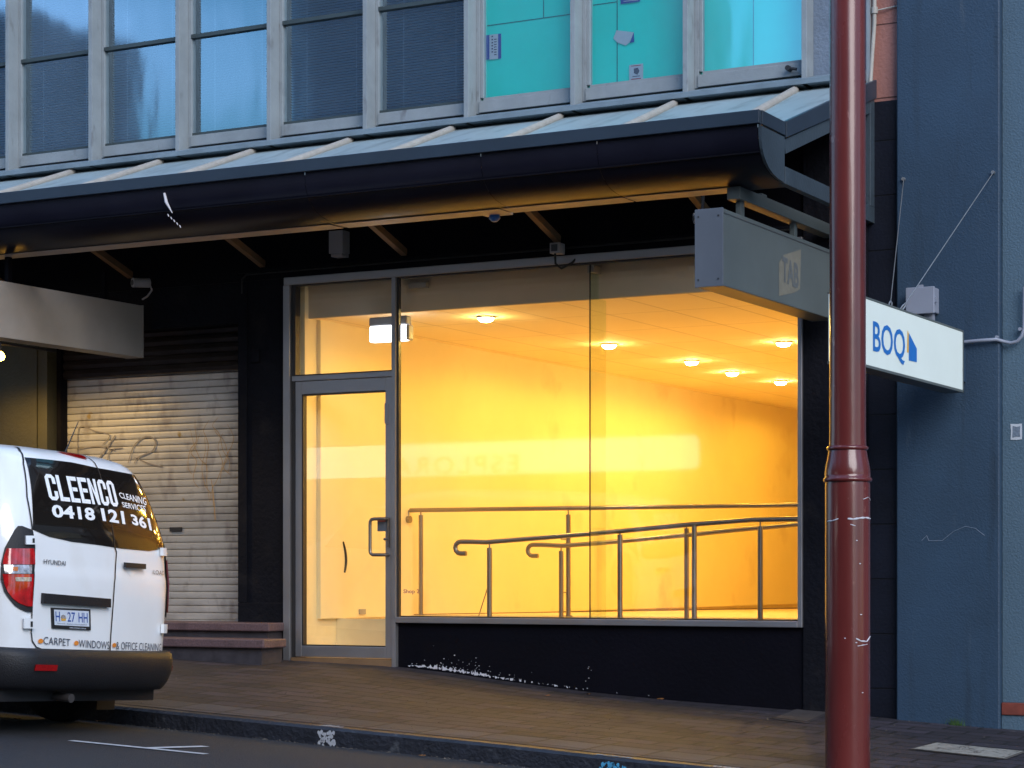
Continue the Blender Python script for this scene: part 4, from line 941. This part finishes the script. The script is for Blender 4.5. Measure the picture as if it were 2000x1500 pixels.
hs = [VT[0][0]+(VT[-1][0]-VT[0][0])*k/56 for k in range(57)]
R = [ring(h) for h in hs]; n = len(R[0]); m = MB(); m.v = [tuple(p) for r_ in R for p in r_]
m.f = [(i*n+k, i*n+(k+1) % n, (i+1)*n+(k+1) % n, (i+1)*n+k) for i in range(len(R)-1) for k in range(n)]+[tuple(range(n)), tuple((len(R)-1)*n+k for k in range(n))]
part(van, 'body', m, 'van_white', smooth=50)
def patch(rows, off, nx=12, mb=None, thick=0.0):
    """rows: (h, t_left, t_right) from bottom to top, laid on the tail surface; thick gives it an edge"""
    mb = mb or MB()
    g = [[surf(a+(b-a)*k/nx, h, off) for k in range(nx+1)] for h, a, b in rows]; mb.grid(g)
    if thick:
        lo = [[surf(a+(b-a)*k/nx, h, off-thick) for k in range(nx+1)] for h, a, b in rows]
        mb.grid([g[0], lo[0]]); mb.grid([g[-1], lo[-1]]); mb.grid([[r_[0] for r_ in g], [r_[0] for r_ in lo]]); mb.grid([[r_[-1] for r_ in g], [r_[-1] for r_ in lo]])
    return mb
def quadpatch(C, off, nx=8, ny=4, thick=0):   # C: four (t,h) corners bl, br, tr, tl
    g = [[tuple(C[0][k]*(1-a)*(1-b)+C[1][k]*a*(1-b)+C[2][k]*a*b+C[3][k]*(1-a)*b for k in (0, 1)) for a in [i/nx for i in range(nx+1)]] for b in [j/ny for j in range(ny+1)]]
    mb = MB(); G1 = [[surf(t, h, off) for t, h in r_] for r_ in g]; mb.grid(G1)
    if thick:
        G0 = [[surf(t, h, off-thick) for t, h in r_] for r_ in g]
        for a, b in ((G1[0], G0[0]), (G1[-1], G0[-1]), ([r_[0] for r_ in G1], [r_[0] for r_ in G0]), ([r_[-1] for r_ in G1], [r_[-1] for r_ in G0])): mb.grid([a, b])
    return mb
def line(pts, wd, off, mb=None):
    mb = mb or MB(); P = []
    for (a, b) in zip(pts, pts[1:]):
        for k in range(6): P.append((a[0]+(b[0]-a[0])*k/6, a[1]+(b[1]-a[1])*k/6))
    P.append(pts[-1]); rows = []
    for i, p in enumerate(P):
        a = P[max(0, i-1)]; b = P[min(len(P)-1, i+1)]; dx, dy = b[0]-a[0], b[1]-a[1]; l = math.hypot(dx, dy) or 1
        rows.append([surf(p[0]-dy/l*wd/2, p[1]+dx/l*wd/2, off), surf(p[0]+dy/l*wd/2, p[1]-dx/l*wd/2, off)])
    return mb.grid(rows)
PV = lambda L_: [vs(*p) for p in L_]
# rear window: outline measured round, filled row by row
top = PV([(47, 893), (90, 897), (140, 903), (190, 914), (235, 922), (262, 928), (274, 935)])
bot = PV([(63, 1034), (95, 1048), (140, 1058), (190, 1064), (235, 1071), (290, 1076), (317, 1071)])
lefte = vs(52, 960); righte = vs(304, 1003)
rowsg = []
NY = 14
for j in range(NY+1):
    s_ = j/NY; row = []
    for k in range(25):
        a = k/24*6; i = min(5, int(a)); f_ = a-i
        tp = [top[i][q]*(1-f_)+top[i+1][q]*f_ for q in (0, 1)]; bt = [bot[i][q]*(1-f_)+bot[i+1][q]*f_ for q in (0, 1)]
        wg = (a/6)**4*4*s_*(1-s_); mdx = righte[0]-.5*(top[6][0]+bot[6][0])
        row.append(surf(bt[0]*(1-s_)+tp[0]*s_+wg*mdx*1.15, bt[1]*(1-s_)+tp[1]*s_, .005))
    rowsg.append(row)
m = MB().grid(rowsg); part(van, 'rear_window', m, 'van_glass', smooth=60, fix=True)
m = MB(); 
line(PV([(176, 884), (184, 905), (200, 950), (214, 1010), (222, 1066), (226, 1078), (224, 1110), (222, 1140), (218, 1200), (215, 1240), (213, 1277)]), .011, .0075, m)
dl = PV([(64, 1066), (65, 1110), (62, 1180), (60, 1235), (62, 1252), (70, 1264), (80, 1268), (140, 1272), (213, 1277), (270, 1281), (308, 1282), (318, 1277), (322, 1262)])
line(dl, .009, .0065, m); line(PV([(322, 1262), (326, 1200), (327, 1140), (323, 1090)]), .008, .0065, m)
line(PV([(62, 1034), (52, 970), (45, 905), (38, 880), (30, 872)]), .010, .0065, m)
part(van, 'door_gap', m, 'van_seam', fix=False)
# high stop lamp
c = PV([(137, 889), (166, 896), (160, 885), (127, 878)]); part(van, 'stop_lamp', quadpatch(c, .022, thick=.02), 'lens_red', smooth=40)
# tail lamps
lo_ = [(1027, 35, 42), (1035, 28, 62), (1050, 20, 65), (1070, 9, 66.5), (1100, 2, 66), (1130, 1, 64), (1155, 8, 62), (1170, 18, 61), (1182, 28, 61), (1190, 40, 60.5), (1195, 52, 60)]
def lamp_rows(lst): 
    o = []
    for y, a, b in lst: o.append((vs(a, y, .8, 1.1), vs(b, y, .7, 1.1)))
    return o
def lampgrid(lst, off, nx=8, thick=.0):
    g = [[(a[0]+(b[0]-a[0])*k/nx, a[1]+(b[1]-a[1])*k/nx) for k in range(nx+1)] for a, b in lamp_rows(lst)]
    mb = MB(); G1 = [[surf(t, h, off) for t, h in r_] for r_ in g]; mb.grid(G1)
    if thick:
        G0 = [[surf(t, h, off-thick) for t, h in r_] for r_ in g]
        for a, b in ((G1[0], G0[0]), (G1[-1], G0[-1]), ([r_[0] for r_ in G1], [r_[0] for r_ in G0]), ([r_[-1] for r_ in G1], [r_[-1] for r_ in G0])): mb.grid([a, b])
    return mb
tl = part(van, 'tail_light', lampgrid(lo_, .012, thick=.012), 'bumper_plastic', smooth=50, label='left tail light with red and clear lenses'); ORG[tl.name] = tuple(VO)
part(tl, 'lens', lampgrid([(1071, 13, 63), (1085, 8, 64.5), (1102, 5, 65)], .020, thick=.01), 'lens_red', smooth=50)
part(tl, 'lens', lampgrid([(1103, 7, 59), (1112, 8, 59), (1120, 9, 58.5)], .020, thick=.01), 'lens_clear', smooth=50)
part(tl, 'lens', lampgrid([(1121, 5, 62), (1140, 8, 61.5), (1155, 14, 60.5), (1168, 23, 60), (1177, 34, 60), (1184, 50, 59.5)], .020, thick=.01), 'lens_red', smooth=50)
part(tl, 'lens', lampgrid([(1127, 28, 58), (1135, 29, 57.5)], .023, thick=.004), 'lens_clear')
part(tl, 'bulb', lampgrid([(1107, 24, 33), (1115, 24, 33)], .023, thick=.003), 'lens_orange')
# right tail lamp: mirror of the left one
TSH = -vs(325.5, 1150, -.6)[0]-vs(64, 1150, .6)[0]+.01
def mirror(lst, off, thick=.01):
    nx = 8; g = [[(-(a[0]+(b[0]-a[0])*k/nx), a[1]+(b[1]-a[1])*k/nx) for k in range(nx+1)] for a, b in lamp_rows(lst)]
    mb = MB(); mb.grid([[surf(t-TSH, h, off) for t, h in r_] for r_ in g]); return mb
tr_ = part(van, 'tail_light', mirror(lo_, .012), 'bumper_plastic', smooth=50, label='right tail light seen edge on'); ORG[tr_.name] = tuple(VO)
part(tr_, 'lens', mirror([(1071, 13, 63), (1085, 8, 64.5), (1120, 5, 62), (1155, 14, 60.5), (1177, 34, 60), (1184, 50, 59.5)], .022), 'lens_red', smooth=50)
# hinges
for k, (x0, y0, x1, y1) in enumerate([(47, 1046, 66, 1063), (43, 1208, 62, 1227)]):
    c = PV([(x0, y1), (x1, y1), (x1, y0), (x0, y0)]); h_ = part(van, 'hinge', quadpatch(c, .030, 3, 3, thick=.022), 'van_white'); ORG[h_.name] = tuple(VO)
    c = PV([(x1-8, y1-3), (x1-4, y1-3), (x1-4, y0+5), (x1-8, y0+5)]); part(h_, 'hinge_pin', quadpatch(c, .032, 2, 2), 'van_seam')
    a, b = vs((x0+x1)/2, y1, .7), vs((x0+x1)/2, y0, .7)
    tr0 = vs(326, (y0+y1)/2+30, -.6)[0]; cc = [(tr0, a[1]), (tr0-.07, a[1]), (tr0-.07, b[1]), (tr0, b[1])]; part(van, 'hinge', quadpatch(cc, .030, 3, 3, thick=.025), 'van_white')
# garnish, handle, plate
c = PV([(79, 1178), (209, 1186), (209, 1169), (80, 1158)]); part(van, 'garnish_bar', quadpatch(c, .035, 12, 3, thick=.032), 'bumper_plastic', bevel=.006)
c = PV([(237, 1108), (276, 1111), (276, 1101), (237, 1098)]); hd = part(van, 'door_handle', quadpatch(c, .040, 6, 2, thick=.02), 'black_plastic', bevel=.004); ORG[hd.name] = tuple(VO)
t_, h_ = vs(255, 1103); m = MB(); m.add([surf(t_, h_, .003)]+[surf(t_+.05*math.cos(q*.3927), h_+.085*math.sin(q*.3927), .003) for q in range(16)], [(0, 1+q, 1+(q+1) % 16) for q in range(16)]); part(hd, 'handle_recess', m, 'van_white')
pc = PV([(100, 1227), (175, 1231), (174, 1190), (98.5, 1186.5)]); npl = part(van, 'number_plate', quadpatch(pc, .012, 4, 2, thick=.012), 'black_plastic', bevel=.002); ORG[npl.name] = tuple(VO)
def inq(C, a, b): return tuple(C[0][k]*(1-a)*(1-b)+C[1][k]*a*(1-b)+C[2][k]*a*b+C[3][k]*(1-a)*b for k in (0, 1))
pi_ = [inq(pc, .05, .17), inq(pc, .95, .17), inq(pc, .95, .91), inq(pc, .05, .91)]
part(npl, 'plate_face', quadpatch(pi_, .0135, 4, 2), 'plate_white')
def vtext(parent, s, C, mt, off=.008, name='lettering', sub=None, **k):
    def fn(a, b):
        t, h = inq(C, a, b); return surf(t, h, off)
    return part(parent, name, lettering(s, fn, **k), mt, fix=False)
def pq(x0, x1, y0, y1, C=pi_): return [inq(C, x0, y0), inq(C, x1, y0), inq(C, x1, y1), inq(C, x0, y1)]
for s_, a, b in (('H', .03, .15), ('27', .36, .58), ('HH', .68, .95)): vtext(npl, s_, pq(a, b, .25, .88), 'plate_blue', .0155, bold=.008)
vtext(npl, 'Tasmania - Explore the possibilities', pq(.06, .92, .06, .15), 'decal_grey', .0155)
vtext(npl, 'www.motors.com.au', [inq(pc, .42, .04), inq(pc, .86, .04), inq(pc, .86, .11), inq(pc, .42, .11)], 'plate_white', .0135)
m = MB(); cx_, cy2 = .245, .5
m.add([surf(*inq(pi_, cx_+.075*math.cos(q*.785), cy2+.20*math.sin(q*.785)), .0155) for q in range(8)], [tuple(range(8))]); part(npl, 'plate_emblem', m, 'lens_clear')
m = MB(); m.add([surf(*inq(pi_, *p), .016) for p in [(.17, .52), (.21, .40), (.245, .46), (.28, .40), (.33, .52), (.30, .30), (.19, .30)]], [tuple(range(7))]); part(npl, 'plate_emblem', m, 'boq_gold')
# writing on the doors. block capitals with cut corners, drawn as strokes
def blocky(word, C, mt, off=.009, sw=.30, gap=.14, parent=van):
    glyph = {'C': [(1, .68), (1, .88), (.78, 1), (.22, 1), (0, .88), (0, .12), (.22, 0), (.78, 0), (1, .12), (1, .32)], 'O': [(.22, 0), (0, .12), (0, .88), (.22, 1), (.78, 1), (1, .88), (1, .12), (.78, 0), (.22, 0)],
             'L': [(0, 1), (0, 0), (1, 0)], 'E': [(1, 1), (0, 1), (0, 0), (1, 0)], 'N': [(0, 0), (0, 1), (1, 0), (1, 1)]}
    n_ = len(word); cw = (1-gap*.0)/n_; m = MB()
    for i, ch in enumerate(word):
        x0 = i*cw; W = cw*(1-gap); q = sw*cw; qh = .12
        def T(x, y): return inq(C, x, y)
        def poly(p): m.add([surf(*T(a, b), off) for a, b in p], [tuple(range(len(p)))])
        L_, R_ = x0, x0+W
        if ch in 'CO':
            c_ = q*.75; ch_ = .12
            poly([(L_, ch_), (L_+q, ch_), (L_+q, 1-ch_), (L_, 1-ch_)])
            for (s0, s1) in ((0, 1), (1, 0)):
                f_ = (lambda y: y) if s0 == 0 else (lambda y: 1-y)
                poly([(L_, f_(ch_)), (L_+c_, f_(0)), (R_-c_, f_(0)), (R_, f_(ch_)), (R_-q, f_(ch_+.03)), (R_-q-.0, f_(.14)), (L_+q, f_(.14)), (L_+q, f_(ch_+.03))])
            if ch == 'O': poly([(R_-q, ch_), (R_, ch_), (R_, 1-ch_), (R_-q, 1-ch_)])
            else: poly([(R_-q, ch_), (R_, ch_), (R_, .36), (R_-q, .36)]); poly([(R_-q, .64), (R_, .64), (R_, 1-ch_), (R_-q, 1-ch_)])
        if ch in 'LE': poly([(L_, 0), (L_+q, 0), (L_+q, 1), (L_, 1)]); poly([(L_+q, 0), (R_, 0), (R_, .16), (L_+q, .16)])
        if ch == 'E': poly([(L_+q, .84), (R_, .84), (R_, 1), (L_+q, 1)]); poly([(L_+q, .43), (R_-q*.3, .43), (R_-q*.3, .58), (L_+q, .58)])
        if ch == 'N': poly([(L_, 0), (L_+q*.9, 0), (L_+q*.9, 1), (L_, 1)]); poly([(R_-q*.9, 0), (R_, 0), (R_, 1), (R_-q*.9, 1)]); poly([(L_+q*.9, 1), (L_+q*.9, .62), (R_-q*.9, 0), (R_-q*.9, .38)])
    return part(parent, 'lettering', m, mt, fix=False)
blocky('CLEENCO', PV([(95, 976), (232.5, 990), (220, 940), (83, 925)]), 'decal_white')
vtext(van, 'CLEANING', PV([(233, 972), (284, 987), (282, 972), (229, 961)]), 'decal_white', .009, bold=.012)
vtext(van, 'SERVICES', PV([(238, 990), (283, 1001), (282, 988), (235, 980)]), 'decal_white', .009, bold=.012)
for s_, q in (('0418', [(101, 1010), (185, 1017), (181, 992), (98, 985)]), ('121', [(199, 1017), (243, 1024), (239, 998), (194, 992)]), ('361', [(257, 1024), (295, 1037), (290, 1012), (252, 1003)])):
    vtext(van, s_, PV(q), 'decal_white', .009, bold=.035, space=1.02)
# squared badge letters
vtext(van, 'HYUNDAI', PV([(83.5, 1101), (126, 1105), (126, 1096), (83.5, 1092)]), 'badge', .010, name='badge', bold=.008, space=1.0)
vtext(van, 'iLOAD', PV([(296, 1120.5), (318, 1124), (318, 1115), (296, 1112.5)]), 'badge', .010, name='badge')
for s_, q in (('CARPET', [(83, 1258), (135, 1262), (135.5, 1248), (83.5, 1243)]), ('WINDOWS', [(152, 1264), (212, 1268), (212, 1253), (152, 1249)]), ('& OFFICE CLEANING', [(225, 1268), (312, 1272), (313, 1257), (225, 1253)])):
    vtext(van, s_, PV(q), 'decal_grey', .0085, space=1.02)
m = MB()
for (x, y) in [(78, 1252), (147.5, 1256), (221.5, 1260)]:
    t_, h_ = vs(x, y); m.add([surf(t_+.022*math.cos(q*.5236), h_+.016*math.sin(q*.5236), .0085) for q in range(12)], [tuple(range(12))])
parts(van, 'dot', m, 'orange_dot')
# bumper: a swept shelf round the tail
def bump_ring(h, off, t1=1.5, n_=60): return [surf(t, h, off*(1 if abs(t) < .72 else max(.28, 1-(abs(t)-.72)/.36*.72))) for t in [-t1+2*t1*k/n_ for k in range(n_+1)]]
prof = [(.575, .002), (.575, .05), (.56, .080), (.52, .095), (.44, .10), (.37, .09), (.33, .065), (.305, .04), (.30, .0)]
m = MB().grid([bump_ring(h, o) for h, o in prof]); bmp = part(van, 'bumper', m, 'bumper_plastic', smooth=50); ORG[bmp.name] = tuple(VO)
for tt in (.60, -.70):
    c = [(tt-.085, .435), (tt+.085, .435), (tt+.085, .475), (tt-.085, .475)]; part(bmp, 'reflector', quadpatch(c, .112 if tt > 0 else .09, 4, 1, thick=.01), 'reflector_red')
m = MB(); m.add([vp(b, u, .30) for b, u in [(-.1, -.85), (-.1, .85), (-4.8, .85), (-4.8, -.85)]], [(0, 1, 2, 3)])
m.v += []; bm_ = MB()
def vbox(b0, b1, u0, u1, h0, h1):
    mb = MB(); mb.box(b0, b1, u0, u1, h0, h1); mb.v = [tuple(vp(*v)) for v in mb.v]; return mb
part(van, 'underbody', vbox(-4.6, -.15, -.8, .8, .22, .40), 'black_plastic')
for b, sgn in ((-.98, 1), (-.98, -1), (-4.15, 1), (-4.15, -1)):
    m = MB()
    prof = [(.20, .70), (.30, .70), (.335, .72), (.345, .76), (.345, .86), (.335, .90), (.30, .915), (.21, .905)]
    vs_ = []; n_ = 36
    for r_, u_ in prof:
        for k in range(n_):
            q = 2*math.pi*k/n_; c_ = vp(b+r_*math.cos(q), sgn*u_, 0); vs_.append((c_.x, c_.y, gz(c_.x, VY)*0+c_.z+.345+r_*math.sin(q)))
    fs_ = [(i*n_+k, i*n_+(k+1) % n_, (i+1)*n_+(k+1) % n_, (i+1)*n_+k) for i in range(len(prof)-1) for k in range(n_)]
    m.add(vs_, fs_); wh = part(van, 'wheel', m, 'black_rubber', smooth=40); ORG[wh.name] = tuple(VO)
    m = MB(); c_ = vp(b, sgn*.875, 0); vs_ = [(c_.x, c_.y, c_.z+.345)]
    for r_, du in ((.08, .0), (.2, -.02), (.215, .0)):
        for k in range(n_):
            q = 2*math.pi*k/n_; c2 = vp(b+r_*math.cos(q), sgn*(.88+du), 0); vs_.append((c2.x, c2.y, c2.z+.345+r_*math.sin(q)))
    m.add(vs_, [(0, 1+k, 1+(k+1) % n_) for k in range(n_)]+[(1+i*n_+k, 1+i*n_+(k+1) % n_, 1+(i+1)*n_+(k+1) % n_, 1+(i+1)*n_+k) for i in range(2) for k in range(n_)]); part(wh, 'rim', m, 'aluminium')
    mf = vbox(b+(.40), b+(.41), sgn*.70, sgn*.90, .12, .36); part(van, 'mudflap', mf, 'mudflap_brown')
# exhaust
m = MB(); a = vp(-.5, .25, .27); b = vp(.0, .27, .25); m.tube([a, b], .03, 16); part(van, 'exhaust_pipe', m, 'badge')
# side glass and aerial
for sgn in (1, -1):
    def sp(b, h, o=.004): 
        w_ = vt(h)[0]; return vp(b, sgn*(w_+o), h)
    for b0, b1, sl in ((-3.85, -3.05, .35), (-2.95, -1.75, .0)):
        if b0 < -3.5:
            g = [[sp(b0+sl*(h-1.25)/.45+(b1-b0-sl*(h-1.25)/.45)*k/6, h) for k in range(7)] for h in (1.25, 1.35, 1.45, 1.55, 1.65, 1.70)]
            part(van, 'side_window', MB().grid(g), 'van_glass')
    line_ = MB(); line_.grid([[sp(b, h, .003) for h in (.62, 1.72)] for b in (-3.02, -3.012)]); part(van, 'door_gap', line_, 'van_seam')
g = [[vp(-4.22+(h-1.22)*1.62+.08-.12*(1-(k/4-1)**2)-.0, (vt(h)[0]-.10)*(k/4-1), h+.015) for k in range(9)] for h in (1.24, 1.36, 1.48, 1.60, 1.70)]
part(van, 'windscreen', MB().grid(g), 'van_glass')
a = vp(-.55, -.15, 1.92); y_, z_ = a.y, a.z
m = MB(); m.tube([a, a+Vector((-.02, .16, .22))], [.006, .003], 6); part(van, 'aerial', m, 'black_plastic')

# ------------------------------------------------------------------ across the street (seen only as reflections)
OY = -19.2
ob = root('opposite_building', 'plain two storey shop building across the street behind the viewer', 'building', (-14, OY, 0))
m = MB(); m.box(-40, 12, OY-.6, OY, -1, 8.2); part(ob, 'wall', m, 'opp_wall')
m = MB(); m.box(-60, -31.6, OY-5, OY-.7, -1, 14); m.box(-24.7, -16.6, OY-5, OY-.7, -1, 16); m.box(-13.0, 2, OY-5, OY-.7, -1, 15); mat('opp_block', (.17, .22, .30), .8, var=.3, scale=.4); parts(ob, 'reflection_block', m, 'opp_block')  # unseen blocks added, gaps and tone set to shape the upper window reflections
m = MB(); m.box(-40, 12, OY-.6, OY+.1, 8.21, 8.45); part(ob, 'parapet', m, 'grey_blue_render')
m = MB()
for k in range(12): m.box(-38+4*k, -36.4+4*k, OY-.1, OY+.03, 5.2, 7.2)
parts(ob, 'window', m, 'van_glass')
osn = root('shop_sign', 'long pale lit shop sign lettered ESPLORA across the street', 'sign', (-19, OY+.06, 3.6))
def mirX(px, Yv): return F(px, 0, Yv)[0]
YV = -OY-.08
x1 = mirX(1363, YV); x0 = mirX(560, YV); zt_ = F(1363, 849, YV)[1]; zb_ = F(1363, 916, YV)[1]
m = MB(); pts = [(x0, zb_), (x1-.12, zb_)]+[(x1-.12+.12*math.sin(q), zb_+.12-.12*math.cos(q)) for q in (.5, 1.0)]+[(x1, zb_+.12), (x1, zt_-.12)]+[(x1-.12+.12*math.cos(q), zt_-.12+.12*math.sin(q)) for q in (.5, 1.0)]+[(x1-.12, zt_), (x0, zt_)]
m.prism(pts, 'y', OY+.005, OY+.08); part(osn, 'sign_board', m, 'opp_sign')
ta, tb_ = mirX(1012, YV), mirX(770, YV)
part(osn, 'lettering', lettering('ESPLORA', lambda a, b: (ta+(tb_-ta)*a, OY+.085, F(1012, 922, YV)[1]+.33*b), space=1.25), 'opp_ink', fix=False)
